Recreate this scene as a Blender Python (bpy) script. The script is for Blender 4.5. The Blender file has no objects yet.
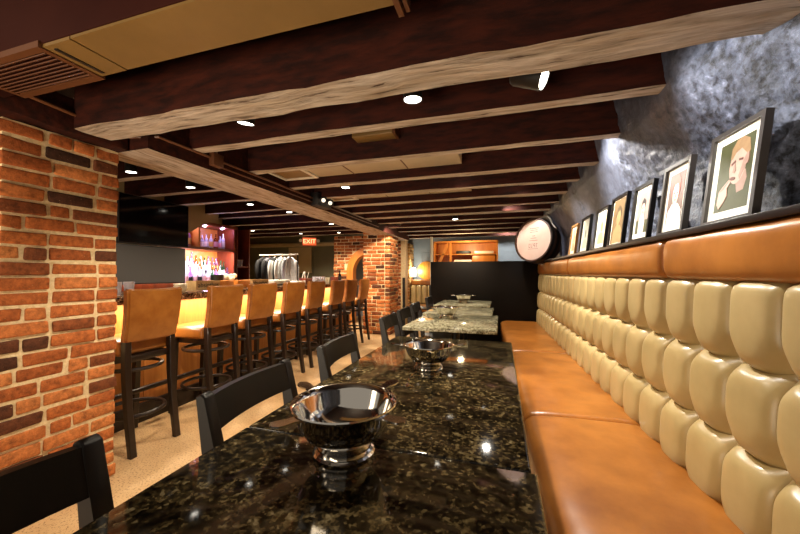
import bpy, bmesh, math, random
from mathutils import Vector, Matrix, noise
random.seed(7)
PI = math.pi
SC = bpy.context.scene
COL = SC.collection

# ------------------------------------------------------------------ camera
cam_d = bpy.data.cameras.new('camera'); cam = bpy.data.objects.new('camera', cam_d); COL.objects.link(cam)
cam_d.sensor_width = 36; cam_d.lens = 335/800*36; cam_d.clip_start = 0.01; cam_d.clip_end = 60
cam.location = (0, 0, 1.2)
cam.rotation_euler = (PI/2+math.radians(1.03), 0, math.atan(101/335))
SC.camera = cam
# ------------------------------------------------------------------ world, view
w = bpy.data.worlds.new('world'); SC.world = w; w.use_nodes = True
w.node_tree.nodes['Background'].inputs[0].default_value = (1.0, 0.88, 0.74, 1)
w.node_tree.nodes['Background'].inputs[1].default_value = 0.30
SC.view_settings.view_transform = 'Standard'; SC.view_settings.look = 'None'
SC.view_settings.gamma = 1; SC.view_settings.exposure = 0.12; SC.view_settings.use_curve_mapping = False

WARM = (1.0, 0.82, 0.60); COOL = (0.86, 0.92, 1.0); PURPLE = (0.55, 0.42, 1.0)

def light(kind, name, loc, power, color=WARM, target=None, size=0.05, angle=120, blend=0.6, parent=None, sy=None):
    d = bpy.data.lights.new(name, kind); d.energy = power; d.color = color
    if kind == 'SPOT':
        d.spot_size = math.radians(angle); d.spot_blend = blend; d.shadow_soft_size = size
    elif kind == 'POINT':
        d.shadow_soft_size = size
    elif kind == 'AREA':
        d.size = size
        if kind == 'AREA' and name == 'fill_light': d.spread = math.radians(110)
        if sy: d.shape = 'RECTANGLE'; d.size_y = sy
    o = bpy.data.objects.new(name, d); COL.objects.link(o)
    o.location = loc
    if target is not None:
        o.rotation_euler = (Vector(target)-Vector(loc)).to_track_quat('-Z', 'Y').to_euler()
    return o

# large soft fills added behind the camera; the low one lifts the beam undersides
light('AREA', 'fill_light', (-1.3, -1.5, .45), 36, WARM, (-1.2, 1.3, 2.1), 1.6, sy=0.8)
light('AREA', 'fill_light', (-3.0, -0.6, 2.0), 20, WARM, (-2.6, 2.5, 0.6), 1.2, sy=0.8)

# ------------------------------------------------------------------ materials
def lin(c):
    c = c/255
    return c/12.92 if c <= .04045 else ((c+.055)/1.055)**2.4
def S(r, g, b): return (lin(r), lin(g), lin(b), 1)

def mat(name, col, rough=.5, metal=0, spec=.5, emit=None, estr=0, coat=0):
    m = bpy.data.materials.new(name); m.use_nodes = True
    p = m.node_tree.nodes['Principled BSDF']
    p.inputs['Base Color'].default_value = col; p.inputs['Roughness'].default_value = rough
    p.inputs['Metallic'].default_value = metal; p.inputs['Specular IOR Level'].default_value = spec
    if coat: p.inputs['Coat Weight'].default_value = coat; p.inputs['Coat Roughness'].default_value = .1
    if emit: p.inputs['Emission Color'].default_value = emit; p.inputs['Emission Strength'].default_value = estr
    return m
def N(m, t): return m.node_tree.nodes.new(t)
def L(m, a, b): m.node_tree.links.new(a, b)
def P(m): return m.node_tree.nodes['Principled BSDF']
def coords(m, scale=(1, 1, 1), rot=(0, 0, 0)):
    tc = N(m, 'ShaderNodeTexCoord'); mp = N(m, 'ShaderNodeMapping')
    mp.inputs['Scale'].default_value = scale; mp.inputs['Rotation'].default_value = rot
    L(m, tc.outputs['Object'], mp.inputs['Vector']); return mp.outputs['Vector']
def ramp(m, fac, stops, interp='LINEAR'):
    r = N(m, 'ShaderNodeValToRGB'); r.color_ramp.interpolation = interp
    e = r.color_ramp.elements
    while len(e) < len(stops): e.new(0.5)
    for i, (p, c) in enumerate(stops): e[i].position = p; e[i].color = c
    L(m, fac, r.inputs['Fac']); return r.outputs['Color']
def noisetex(m, vec, scale, detail=6, rough=.6, dist=0):
    n = N(m, 'ShaderNodeTexNoise'); n.inputs['Scale'].default_value = scale; n.inputs['Detail'].default_value = detail
    n.inputs['Roughness'].default_value = rough; n.inputs['Distortion'].default_value = dist
    if vec is not None: L(m, vec, n.inputs['Vector'])
    return n.outputs['Fac']
def bump(m, h, strength=.3, dist=.01):
    b = N(m, 'ShaderNodeBump'); b.inputs['Strength'].default_value = strength; b.inputs['Distance'].default_value = dist
    L(m, h, b.inputs['Height']); L(m, b.outputs['Normal'], P(m).inputs['Normal'])
def mixc(m, fac, a, b, mode='MIX'):
    x = N(m, 'ShaderNodeMix'); x.data_type = 'RGBA'; x.blend_type = mode
    if isinstance(fac, (int, float)): x.inputs['Factor'].default_value = fac
    else: L(m, fac, x.inputs['Factor'])
    for k, v in (('A', a), ('B', b)):
        s = [i for i in x.inputs if i.name == k and i.type == 'RGBA'][0]
        if isinstance(v, tuple): s.default_value = v
        else: L(m, v, s)
    return [o for o in x.outputs if o.type == 'RGBA'][0]

def noisy(name, c1, c2, scale, rough=.5, stretch=(1, 1, 1), bstr=.2, bdist=.004, lo=.35, hi=.65, metal=0, spec=.5, detail=6):
    m = mat(name, c1, rough, metal, spec); v = coords(m, stretch)
    f = noisetex(m, v, scale, detail)
    L(m, ramp(m, f, [(lo, c1), (hi, c2)]), P(m).inputs['Base Color'])
    if bstr: bump(m, f, bstr, bdist)
    return m

M = {}
M['leather_tan'] = noisy('tan leather', S(138, 82, 30), S(168, 106, 44), 5, .30, bstr=.12, bdist=.003)
M['leather_cream'] = noisy('cream leather', S(168, 146, 98), S(184, 161, 112), 4, .34, bstr=.06, bdist=.002)
M['leather_stool'] = noisy('honey leather', S(132, 76, 24), S(150, 94, 38), 12, .33, bstr=.1, bdist=.002)
M['black_wood'] = noisy('black stained wood', S(11, 8, 6), S(20, 13, 9), 18, .42, (1, 1, .15), .05, .001, spec=.3)
M['stool_wood'] = noisy('dark espresso wood', S(22, 13, 9), S(36, 22, 14), 20, .32, (1, 1, .1), .05, .001)
M['black_metal'] = mat('black metal', S(24, 22, 21), .3, .6)
M['steel'] = mat('polished steel', S(226, 222, 214), .09, 1)
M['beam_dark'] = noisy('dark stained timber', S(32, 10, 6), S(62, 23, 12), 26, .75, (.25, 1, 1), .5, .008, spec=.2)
M['ceil_dark'] = noisy('dark ceiling boards', S(22, 9, 6), S(34, 14, 9), 8, .6)
M['duct_beige'] = noisy('beige painted metal', S(110, 84, 42), S(122, 94, 50), 3, .5, bstr=0)
M['duct_red'] = noisy('dark red brown paint', S(42, 13, 8), S(48, 17, 10), 3, .8, bstr=0, spec=.12)
M['duct_pale'] = noisy('pale beige paint', S(168, 154, 130), S(182, 166, 140), 3, .6, bstr=0)
M['vent_brown'] = mat('brown painted metal', S(88, 50, 24), .5)
M['black'] = mat('matt black', S(14, 12, 11), .5)
M['ledge'] = mat('dark ledge wood', S(26, 17, 12), .35)
M['screen'] = mat('black glass screen', S(6, 6, 7), .1, 0, .6)
M['screen_grey'] = mat('grey screen', S(66, 64, 62), .28, 0, .5)
M['red_wood'] = noisy('red brown wood', S(92, 34, 16), S(128, 54, 26), 12, .35, (1, 1, .2), .05, .001)
M['orange_wood'] = noisy('honey oak wood', S(196, 112, 38), S(214, 136, 54), 10, .4, (1, 1, .15), .05, .001)
M['bar_panel'] = noisy('honey veneer', S(166, 100, 42), S(186, 120, 56), 10, .42, (3, 3, .3), .04, .001)
M['partition'] = noisy('near black brown panel', S(13, 8, 5), S(20, 13, 7), 3, .55, bstr=0, spec=.15)
M['grey_wall'] = noisy('grey blue paint', S(126, 138, 146), S(138, 150, 158), 2, .6, bstr=.05)
M['olive_wall'] = noisy('olive grey paint', S(84, 80, 58), S(94, 90, 66), 2, .6, bstr=.05)
M['beige_wall'] = noisy('beige paint', S(150, 130, 92), S(160, 140, 100), 2, .6, bstr=.05)
M['white_trim'] = mat('white trim', S(206, 200, 186), .5)
M['frame_grey'] = mat('grey black frame', S(64, 60, 58), .35)
M['frame_black'] = mat('black frame', S(20, 18, 17), .35)
M['frame_tan'] = mat('tan wood frame', S(176, 128, 72), .4)
M['matboard'] = mat('white mat board', S(232, 230, 218), .7)
M['glow_warm'] = mat('lit lamp lens', (1, 1, 1, 1), .4, emit=(1, .93, .8, 1), estr=14)
M['glow_cool'] = mat('lit LED lens', (1, 1, 1, 1), .4, emit=(.72, .78, 1, 1), estr=14)
M['glow_soft'] = mat('lit frosted lens', (1, 1, 1, 1), .4, emit=(1, .9, .7, 1), estr=1.0)
M['glow_lamp'] = mat('lit lamp shade', (1, 1, 1, 1), .4, emit=(1, .95, .8, 1), estr=8)
M['exit_glow'] = mat('lit exit sign face', S(236, 130, 80), .4, emit=S(226, 92, 48), estr=.8)
M['exit_letter'] = mat('lit exit letters', S(255, 226, 170), .4, emit=S(255, 214, 150), estr=1.6)
M['red_plastic'] = mat('red plastic', S(190, 40, 30), .35)
M['white_cloth'] = noisy('white cloth', S(216, 216, 214), S(232, 232, 228), 14, .8, bstr=.2)
M['grey_cloth'] = noisy('light grey cloth', S(158, 160, 164), S(190, 192, 196), 14, .8, bstr=.2)
M['black_cloth'] = noisy('black cloth', S(16, 15, 17), S(28, 27, 30), 14, .8, bstr=.2)
M['dark_grey_cloth'] = noisy('charcoal cloth', S(62, 62, 70), S(92, 92, 100), 14, .8, bstr=.2)
M['paper'] = mat('white paper', S(236, 230, 216), .7)
M['cream'] = mat('cream ceramic', S(230, 218, 190), .3)
M['crate_wood'] = noisy('pale crate wood', S(178, 142, 92), S(204, 168, 116), 16, .6, (1, .2, 1))
M['ink'] = mat('black ink', S(30, 22, 18), .6)
M['conduit'] = mat('painted conduit', S(104, 62, 36), .4)
M['cable'] = mat('white cable', S(190, 186, 176), .5)
M['barrel_face'] = noisy('pale pink barrel head', S(222, 186, 166), S(232, 202, 184), 3, .5, bstr=.05)
M['barrel_wood'] = noisy('dark barrel staves', S(58, 34, 20), S(84, 52, 30), 14, .45, (1, 1, .2))
M['barrel_ink'] = mat('faded brown lettering', S(150, 104, 92), .6)
M['hoop'] = mat('dark hoop iron', S(48, 42, 38), .4, .6)
M['disc_wood'] = noisy('amber barrel end', S(200, 134, 46), S(216, 152, 62), 8, .45, (1, 1, .2))

def glass(name, c, rough=.05, trans=.85):
    m = mat(name, c, rough); P(m).inputs['Transmission Weight'].default_value = trans; P(m).inputs['IOR'].default_value = 1.3
    return m
GL = [glass('clear glass', S(236, 234, 240), .1, .5), glass('amber glass', S(206, 130, 60)), glass('green glass', S(70, 130, 90)),
      glass('violet tinted glass', S(196, 170, 232)), glass('dark bottle glass', S(40, 30, 26), .08, .3), glass('red glass', S(190, 50, 40))]
LBL = [mat('white paper label', S(240, 234, 220), .6), mat('gold label', S(214, 170, 90), .5), mat('pink label', S(226, 170, 176), .6), mat('black label', S(30, 26, 28), .5)]

def make_granite(name, stops, rough=.07, sc_=1.0):
    m = mat(name, (0, 0, 0, 1), rough, spec=.5)
    v = coords(m, (1, 1, 1))
    big = noisetex(m, v, 7*sc_, 5, .65, .3)
    mid = noisetex(m, v, 46*sc_, 7, .68, .1)
    vo = N(m, 'ShaderNodeTexVoronoi'); vo.inputs['Scale'].default_value = 120*sc_; vo.feature = 'SMOOTH_F1'; vo.inputs['Smoothness'].default_value = .25
    L(m, v, vo.inputs['Vector'])
    sep = N(m, 'ShaderNodeSeparateColor'); L(m, vo.outputs['Color'], sep.inputs[0])
    def mad(x, k, c):
        a = N(m, 'ShaderNodeMath'); a.operation = 'MULTIPLY_ADD'; L(m, x, a.inputs[0]); a.inputs[1].default_value = k
        if isinstance(c, float): a.inputs[2].default_value = c
        else: L(m, c, a.inputs[2])
        return a.outputs[0]
    f = mad(sep.outputs[0], .30, mad(mid, 1.15, mad(big, .7, -.60)))
    L(m, ramp(m, f, stops), P(m).inputs['Base Color'])
    return m
M['granite'] = make_granite('dark polished granite', [(.26, S(10, 8, 5)), (.42, S(30, 24, 14)), (.54, S(56, 46, 28)), (.66, S(90, 77, 50)), (.82, S(136, 124, 96))])
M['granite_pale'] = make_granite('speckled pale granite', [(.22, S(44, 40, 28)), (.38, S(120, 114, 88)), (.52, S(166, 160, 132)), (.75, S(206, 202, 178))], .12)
M['granite_bar'] = make_granite('brown black granite edge', [(.3, S(20, 12, 8)), (.45, S(60, 38, 24)), (.6, S(128, 96, 66)), (.8, S(200, 176, 142))], .12)

# brick: colour per brick from a face attribute
def brick_mat(name, cols, pale=0):
    m = mat(name, (0, 0, 0, 1), .8, spec=.25)
    at = N(m, 'ShaderNodeAttribute'); at.attribute_name = 'tone'
    base = ramp(m, at.outputs['Fac'], cols)
    v = coords(m); f = noisetex(m, v, 34, 8, .7)
    f2 = noisetex(m, v, 120, 4, .7)
    dark = ramp(m, f, [(.32, (.42, .38, .34, 1)), (.6, (1.15, 1.1, 1.05, 1))])
    c = mixc(m, 1.0, base, dark, 'MULTIPLY')
    spk = ramp(m, f2, [(.66, (0, 0, 0, 1)), (.74, (1, 1, 1, 1))])
    c = mixc(m, spk, c, S(214, 180, 128))
    L(m, c, P(m).inputs['Base Color'])
    ad = N(m, 'ShaderNodeMath'); ad.operation = 'ADD'; L(m, f, ad.inputs[0]); L(m, f2, ad.inputs[1])
    bump(m, ad.outputs[0], .7, .006)
    return m
M['brick'] = brick_mat('old orange red brick', [(0, S(62, 38, 26)), (.12, S(110, 62, 36)), (.3, S(160, 88, 44)), (.65, S(184, 106, 54)), (1, S(204, 132, 76))])
M['mortar'] = noisy('sandy lime mortar', S(206, 178, 132), S(232, 208, 164), 60, .9, bstr=.8, bdist=.006)
M['brick_pale'] = brick_mat('pale yellow brick', [(0, S(120, 84, 44)), (.3, S(176, 136, 80)), (1, S(214, 178, 116))])

# timber underside: bounce light painted in as paleness, dark cracks along the length
def bounce_wood(name, stretch, c0, c1, c2):
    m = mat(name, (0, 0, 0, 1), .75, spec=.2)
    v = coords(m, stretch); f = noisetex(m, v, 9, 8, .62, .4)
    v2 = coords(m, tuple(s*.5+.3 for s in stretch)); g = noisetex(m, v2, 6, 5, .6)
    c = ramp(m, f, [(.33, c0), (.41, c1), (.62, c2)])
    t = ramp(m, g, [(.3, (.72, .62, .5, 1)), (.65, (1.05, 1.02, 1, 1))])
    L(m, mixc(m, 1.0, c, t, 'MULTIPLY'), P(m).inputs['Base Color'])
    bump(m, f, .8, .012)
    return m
M['bounce_x'] = bounce_wood('timber with painted bounce light', (.5, 5, 5), S(66, 48, 38), S(164, 156, 146), S(204, 196, 186))
M['bounce_y'] = bounce_wood('girder timber with painted bounce light', (5, .5, 5), S(76, 58, 46), S(160, 152, 142), S(198, 190, 180))

# floor: sandy speckled
mf = mat('sandy speckled floor', (0, 0, 0, 1), .55, spec=.35); v = coords(mf)
f1 = noisetex(mf, v, 1.3, 5, .6); f2 = noisetex(mf, v, 90, 3, .7)
c = ramp(mf, f1, [(.35, S(172, 134, 90)), (.65, S(202, 168, 124))])
sp = ramp(mf, f2, [(.36, (.35, .28, .2, 1)), (.46, (1, 1, 1, 1))])
L(mf, mixc(mf, 1.0, c, sp, 'MULTIPLY'), P(mf).inputs['Base Color']); bump(mf, f2, .3, .003)
M['floor'] = mf

# rough painted rubble wall
mw = mat('slate blue painted rubble wall', (0, 0, 0, 1), .42, spec=.5); v = coords(mw)
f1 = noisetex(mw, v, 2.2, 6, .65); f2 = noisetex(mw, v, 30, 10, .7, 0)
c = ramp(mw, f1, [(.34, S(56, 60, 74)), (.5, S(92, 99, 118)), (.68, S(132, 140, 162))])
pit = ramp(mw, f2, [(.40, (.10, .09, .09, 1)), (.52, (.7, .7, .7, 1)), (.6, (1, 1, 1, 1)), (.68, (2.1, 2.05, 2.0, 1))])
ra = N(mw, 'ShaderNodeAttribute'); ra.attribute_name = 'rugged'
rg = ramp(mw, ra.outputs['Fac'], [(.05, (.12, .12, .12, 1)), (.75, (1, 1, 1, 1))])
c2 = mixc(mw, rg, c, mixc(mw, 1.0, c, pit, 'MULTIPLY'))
f3 = noisetex(mw, v, 1.1, 3, .5)
brown = ramp(mw, f3, [(.56, (0, 0, 0, 1)), (.66, (1, 1, 1, 1))])  # brown patches: shadow tone put into the wall colour
c2 = mixc(mw, brown, c2, mixc(mw, 1.0, S(96, 74, 54), pit, 'MULTIPLY'))
L(mw, c2, P(mw).inputs['Base Color']); bump(mw, f2, .9, .012)
M['rubble'] = mw

# ------------------------------------------------------------------ mesh helpers
def obj(name, bm, material, parent=None, smooth=35, loc=None):
    me = bpy.data.meshes.new(name)
    bmesh.ops.recalc_face_normals(bm, faces=bm.faces[:])
    bm.to_mesh(me); bm.free()
    for m in (material if isinstance(material, (list, tuple)) else [material]): me.materials.append(m)
    if smooth:
        me.shade_smooth() if hasattr(me, 'shade_smooth') else None
        me.set_sharp_from_angle(angle=math.radians(smooth))
    o = bpy.data.objects.new(name, me); COL.objects.link(o)
    if parent: o.parent = parent
    if loc: o.location = loc
    return o
def B(): return bmesh.new()
def finish(bm, geom, mi):
    for f in geom:
        if isinstance(f, bmesh.types.BMFace): f.material_index = mi
def box(bm, x0, x1, y0, y1, z0, z1, bev=0, mi=0, seg=2, mtx=None):
    r = bmesh.ops.create_cube(bm, size=1)
    vs = r['verts']
    for q in vs: q.co = Vector(((x0+x1)/2+q.co.x*(x1-x0), (y0+y1)/2+q.co.y*(y1-y0), (z0+z1)/2+q.co.z*(z1-z0)))
    fs = set(f for q in vs for f in q.link_faces)
    for f in fs: f.material_index = mi
    if bev:
        es = list(set(e for q in vs for e in q.link_edges))
        rr = bmesh.ops.bevel(bm, geom=es, offset=bev, segments=seg, affect='EDGES', profile=.5)
        vs = list(set(q for f in rr['faces'] for q in f.verts)); 
        for f in set(f for q in vs for f in q.link_faces): f.material_index = mi
        vs = list(set(q for f in set(f for q in vs for f in q.link_faces) for q in f.verts))
    if mtx is not None:
        for q in vs: q.co = mtx @ q.co
    return vs
def tube(bm, pts, r, n=10, closed=False, mi=0, flat=None):
    pts = [Vector(p) for p in pts]; rings = []; k = len(pts)
    rs = r if isinstance(r, (list, tuple)) else [r]*k
    up = None
    for i, p in enumerate(pts):
        if closed: d = (pts[(i+1) % k]-pts[i-1])
        else: d = pts[min(i+1, k-1)]-pts[max(i-1, 0)]
        d.normalize()
        if up is None: up = Vector((0, 0, 1)) if abs(d.z) < .9 else Vector((1, 0, 0))
        s = d.cross(up).normalized(); t = s.cross(d).normalized(); up = t
        ring = []
        for j in range(n):
            a = 2*PI*j/n
            fx = 1; fz = flat or 1
            ring.append(bm.verts.new(p+s*math.cos(a)*rs[i]*fx+t*math.sin(a)*rs[i]*fz))
        rings.append(ring)
    m = k if closed else k-1
    for i in range(m):
        a, b = rings[i], rings[(i+1) % k]
        for j in range(n):
            f = bm.faces.new((a[j], a[(j+1) % n], b[(j+1) % n], b[j])); f.material_index = mi
    if not closed:
        f = bm.faces.new(rings[0][::-1]); f.material_index = mi
        f = bm.faces.new(rings[-1]); f.material_index = mi
def lathe(bm, prof, c=(0, 0, 0), n=32, mi=0, mtx=None):
    rings = []
    c = Vector(c)
    for r, z in prof:
        if r < 1e-5:
            rings.append([bm.verts.new(c+Vector((0, 0, z)))])
        else:
            rings.append([bm.verts.new(c+Vector((r*math.cos(2*PI*j/n), r*math.sin(2*PI*j/n), z))) for j in range(n)])
    if mtx is not None:
        for q in rings:
            for x in q: x.co = mtx @ x.co
    for a, b in zip(rings, rings[1:]):
        if len(a) == 1 and len(b) == 1: continue
        for j in range(n):
            if len(a) == 1: f = bm.faces.new((a[0], b[(j+1) % n], b[j]))
            elif len(b) == 1: f = bm.faces.new((a[j], a[(j+1) % n], b[0]))
            else: f = bm.faces.new((a[j], a[(j+1) % n], b[(j+1) % n], b[j]))
            f.material_index = mi
def prism(bm, poly, fn, a, b, mi=0):
    """poly: 2-D outline; fn(u,v,d) -> point; extruded from depth a to b"""
    lo = [bm.verts.new(Vector(fn(u, v, a))) for u, v in poly]; hi = [bm.verts.new(Vector(fn(u, v, b))) for u, v in poly]
    k = len(poly)
    for f in (bm.faces.new(lo[::-1]), bm.faces.new(hi)): f.material_index = mi
    for i in range(k):
        f = bm.faces.new((lo[i], lo[(i+1) % k], hi[(i+1) % k], hi[i])); f.material_index = mi
def ell(cx, cy, rx, ry, n=20, rot=0):
    r = []
    for i in range(n):
        a = 2*PI*i/n; x, y = rx*math.cos(a), ry*math.sin(a)
        r.append((cx+x*math.cos(rot)-y*math.sin(rot), cy+x*math.sin(rot)+y*math.cos(rot)))
    return r
def tag(o, label=None, cat=None, group=None, kind=None):
    if label: o['label'] = label
    if cat: o['category'] = cat
    if group: o['group'] = group
    if kind: o['kind'] = kind
    return o
def thing(name, label, cat, loc=(0, 0, 0), rz=0, group=None):
    o = bpy.data.objects.new(name, None); COL.objects.link(o); o.empty_display_size = .1
    o.location = loc; o.rotation_euler = (0, 0, rz)
    return tag(o, label, cat, group)
def kids(o): return [c for c in o.children]
def dup(o, loc=None, rz=None, label=None, parent=None):
    c = o.copy(); COL.objects.link(c)
    if parent: c.parent = parent
    if loc is not None: c.location = loc
    if rz is not None: c.rotation_euler = (0, 0, rz)
    if label: c['label'] = label
    for k in kids(o): dup(k, parent=c)
    return c
def struct(name, bm, m, smooth=35): return tag(obj(name, bm, m, smooth=smooth), kind='structure')
def text_mesh(name, s, size, m, parent, mtx, ext=.001, align='CENTER'):
    cu = bpy.data.curves.new(name, 'FONT'); cu.body = s; cu.size = size; cu.extrude = ext; cu.align_x = align; cu.align_y = 'CENTER'
    t = bpy.data.objects.new(name, cu); COL.objects.link(t)
    bpy.context.view_layer.update()
    me = bpy.data.meshes.new_from_object(t.evaluated_get(bpy.context.evaluated_depsgraph_get()))
    bpy.data.objects.remove(t); me.name = name
    me.materials.clear(); me.materials.append(m)
    o = bpy.data.objects.new(name, me); COL.objects.link(o); o.parent = parent; o.matrix_local = mtx
    return o

CZ = 2.35                                   # ceiling height
# ================================================================== STRUCTURE
b = B(); box(b, -7.2, 1.6, -3.0, 9.0, -.1, 0); struct('floor', b, M['floor'])
b = B(); box(b, -7.2, 1.6, -.4, 9.0, CZ, CZ+.08); struct('ceiling', b, M['ceil_dark'])
TH = .036
ct, st = math.cos(TH), math.sin(TH)
def BQ(lx, ly): return Vector((lx*ct-ly*st, lx*st+ly*ct, 0))     # banquette axis -> room
# rubble wall, built along the banquette axis
def ruggedness(y, z):
    r = .12+.88*max(0, min(1, 2.2-y*1.05+noise.noise(Vector((5, y*1.6, z*1.6)))*1.3))
    if 1.9 < y < 3.6: r = max(r, .75*max(0, min(1, noise.noise(Vector((2, y*1.5, z*1.1)))*3-.1)))
    return r
def wall_pt(y, z):
    ky = .04+1.02*min(1, max(0, (y-1.0)/.62))*(1-.22*min(1, max(0, (y-2.3)/.5)))
    x = .925 - .135*ky*(max(0, (z-1.66)/.29)**1.15 if z < 1.97 else (.31/.29)**1.15+(z-1.97))
    d = noise.fractal(Vector((.3, y*1.3, z*1.6)), 1, 2, 4)*.020
    rough = ruggedness(y, z)
    q = Vector((4.3, y*5.5+z*.8, z*7-y*.6))
    d += (noise.ridged_multi_fractal(q, .9, 2.1, 6, 1, 2)-1.1)*.021*rough
    d += noise.fractal(Vector((9.1, y*30, z*32)), .8, 2, 3)*.006*(rough+.15)
    return Vector((x-d, y, z))
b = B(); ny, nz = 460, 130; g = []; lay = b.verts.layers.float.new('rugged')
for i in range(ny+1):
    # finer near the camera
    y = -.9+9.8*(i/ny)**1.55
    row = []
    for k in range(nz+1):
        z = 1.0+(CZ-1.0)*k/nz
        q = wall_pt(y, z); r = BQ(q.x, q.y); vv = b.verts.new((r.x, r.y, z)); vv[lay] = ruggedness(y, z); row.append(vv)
    g.append(row)
for i in range(ny):
    for k in range(nz): b.faces.new((g[i][k], g[i+1][k], g[i+1][k+1], g[i][k+1]))
# closed back and lower wall so that it is solid
def bqbox(bm, x0, x1, y0, y1, z0, z1, bev=0, mi=0):
    m4 = Matrix.Rotation(TH, 4, 'Z'); return box(bm, x0, x1, y0, y1, z0, z1, bev, mi, mtx=m4)
bqbox(b, .96, 1.1, -.9, 8.9, 0, CZ)
bqbox(b, .90, .97, -.9, 8.9, 0, 1.3)
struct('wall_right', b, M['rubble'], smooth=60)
b = B(); box(b, -7.2, 1.4, 8.6, 8.72, 0, CZ)
for x0, x1 in ((-.42, .02), (.12, .55), (-2.0, -1.3)):       # raised panel mouldings
    for (p, q, r, s) in ((x0, x1, 1.72, 1.735), (x0, x1, 1.2, 1.215), (x0, x0+.015, 1.2, 1.735), (x1-.015, x1, 1.2, 1.735)):
        box(b, p, q, 8.585, 8.6, r, s)
struct('wall_back', b, M['grey_wall'])
b = B(); box(b, -5.2, -5.1, -.4, 5.2, 0, CZ); box(b, -7.2, -5.1, 5.15, 5.25, 0, CZ)
box(b, -7.2, -7.1, 5.25, 8.6, 0, CZ); struct('wall_left', b, M['beige_wall'])
b = B(); box(b, -7.1, -3.98, 8.0, 8.1, 0, CZ); box(b, -5.6, -5.55, 7.985, 8.0, 0, 2.0); box(b, -4.9, -4.86, 7.985, 8.0, 0, 2.0)
struct('wall_alcove', b, M['olive_wall'])
b = B(); box(b, -7.0, -4.0, 7.9, 8.0, 1.92, 2.02, .01); struct('trim_alcove', b, M['beige_wall'])

# ------------------------------------------------------------------ brick work
def brick_pier(name, label, x0, x1, y0, y1, z1, h=.0735, bl=.205, mats=None, skip=None, cat='pillar', rnd=1.0, joint=.014, sub=True):
    """bricks laid as real blocks round a mortar core; one mesh"""
    mats = mats or [M['brick'], M['mortar']]
    bm = B(); tone = []
    lay = bm.faces.layers.float.new('tone')
    nrow = int(z1/h)
    hh = z1/nrow
    R = random.Random(len(name)*31+int(x0*100))
    def block(a0, a1, b0, b1, c0, c1):
        vs = []
        vsx = box(bm, a0, a1, b0, b1, c0, c1, .008, 0, 2)
        t = R.random()
        sd = Vector((R.random()*50, R.random()*50, R.random()*50))
        off = Vector((R.uniform(-1, 1)*.006, R.uniform(-1, 1)*.006, R.uniform(-1, 1)*.0025))*rnd
        for f in set(f for q in vsx for f in q.link_faces): f[lay] = t
        for q in vsx: q.co += off+noise.noise_vector(q.co*24+sd)*.0055*rnd
    D = .10
    for k in range(nrow):
        c0 = k*hh+joint/2; c1 = (k+1)*hh-joint/2
        def run(length):
            o = -(k % 2)*bl/2 - R.uniform(0, .03); cuts = [0]; p = o
            while p < length:
                p += bl*R.choice((1, 1, 1, 1, .5, .92))+R.uniform(-.008, .008)
                if .05 < p < length-.05: cuts.append(p)
            cuts.append(length)
            return cuts
        cu = run(y1-y0)
        for a, e in zip(cu, cu[1:]):
            ya, ye = y0+a+joint/2*(a > 0), y0+e-joint/2*(e < y1-y0)
            if skip and skip((x1), (ya+ye)/2, (c0+c1)/2): continue
            block(x1-D, x1, ya, ye, c0, c1)
        cu = run(x1-x0-D-joint)
        for a, e in zip(cu, cu[1:]):
            xa, xe = x0+a+joint/2*(a > 0), x0+e-joint/2*(e < x1-x0-D-joint)
            if skip and skip((xa+xe)/2, y0, (c0+c1)/2): continue
            block(xa, xe, y0, y0+D, c0, c1)
    faces = len(bm.faces)
    return bm
COLX0, COLX1, COLY0, COLY1, COLZ = -2.72, -2.2, .935, 1.435, 1.925
t = thing('brick_pillar', 'old orange brick pillar with sandy mortar, nearest, at left of the bar stools', 'pillar', (0, 0, 0))
obj('brickwork', brick_pier('near', '', COLX0, COLX1, COLY0, COLY1, COLZ), [M['brick'], M['mortar']], t, 50)
b = B(); vs = box(b, COLX0+.008, COLX1-.009, COLY0+.009, COLY1-.006, 0, COLZ)
bmesh.ops.subdivide_edges(b, edges=b.edges[:], cuts=14, use_grid_fill=True)
for q in b.verts: q.co += noise.noise_vector(q.co*18)*.005
obj('mortar', b, M['mortar'], t, 60)
t = thing('brick_pillar', 'orange brick pillar standing beyond the far end of the bar stools', 'pillar', (0, 0, 0))
obj('brickwork', brick_pier('farther', '', -2.62, -2.06, 6.15, 6.72, 2.03), [M['brick'], M['mortar']], t, 50)
b = B(); box(b, -2.61, -2.071, 6.161, 6.72, 0, 2.03); obj('mortar', b, M['mortar'], t)
# arched brick wall
t = thing('brick_wall', 'pale orange brick wall with a wooden arch behind the bar, left of the far pillar', 'wall', (0, 0, 0))
AX, AR, AZ = -2.95, .62, 1.22
def sk(x, y, z):
    if y > 7.42: return True
    if abs(x-AX) < AR and z < AZ: return True
    return (x-AX)**2+(max(z, AZ)-AZ)**2 < AR**2
obj('brickwork', brick_pier('arched', '', -3.93, -2.1, 7.4, 7.6, 2.1, skip=sk), [M['brick'], M['mortar']], t, 50)
b = B()
pts = [(-3.92, 0), (-3.92, 2.1), (-2.1, 2.1), (-2.1, 0), (AX+AR-.04, 0), (AX+AR-.04, AZ)]
pts += [(AX+(AR-.04)*math.cos(PI*i/20), AZ+(AR-.04)*math.sin(PI*i/20)) for i in range(1, 20)] + [(AX-AR+.04, AZ), (AX-AR+.04, 0)]
prism(b, pts, lambda u, v, d: (u, d, v), 7.412, 7.6); obj('mortar', b, M['mortar'], t)
b = B()
ro, ri = AR-.005, AR-.17
pts = [(AX-ro, 0), (AX-ro, AZ)] + [(AX+ro*math.cos(PI-PI*i/24), AZ+ro*math.sin(PI-PI*i/24)) for i in range(1, 24)] + [(AX+ro, AZ), (AX+ro, 0), (AX+ri, 0), (AX+ri, AZ)]
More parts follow.
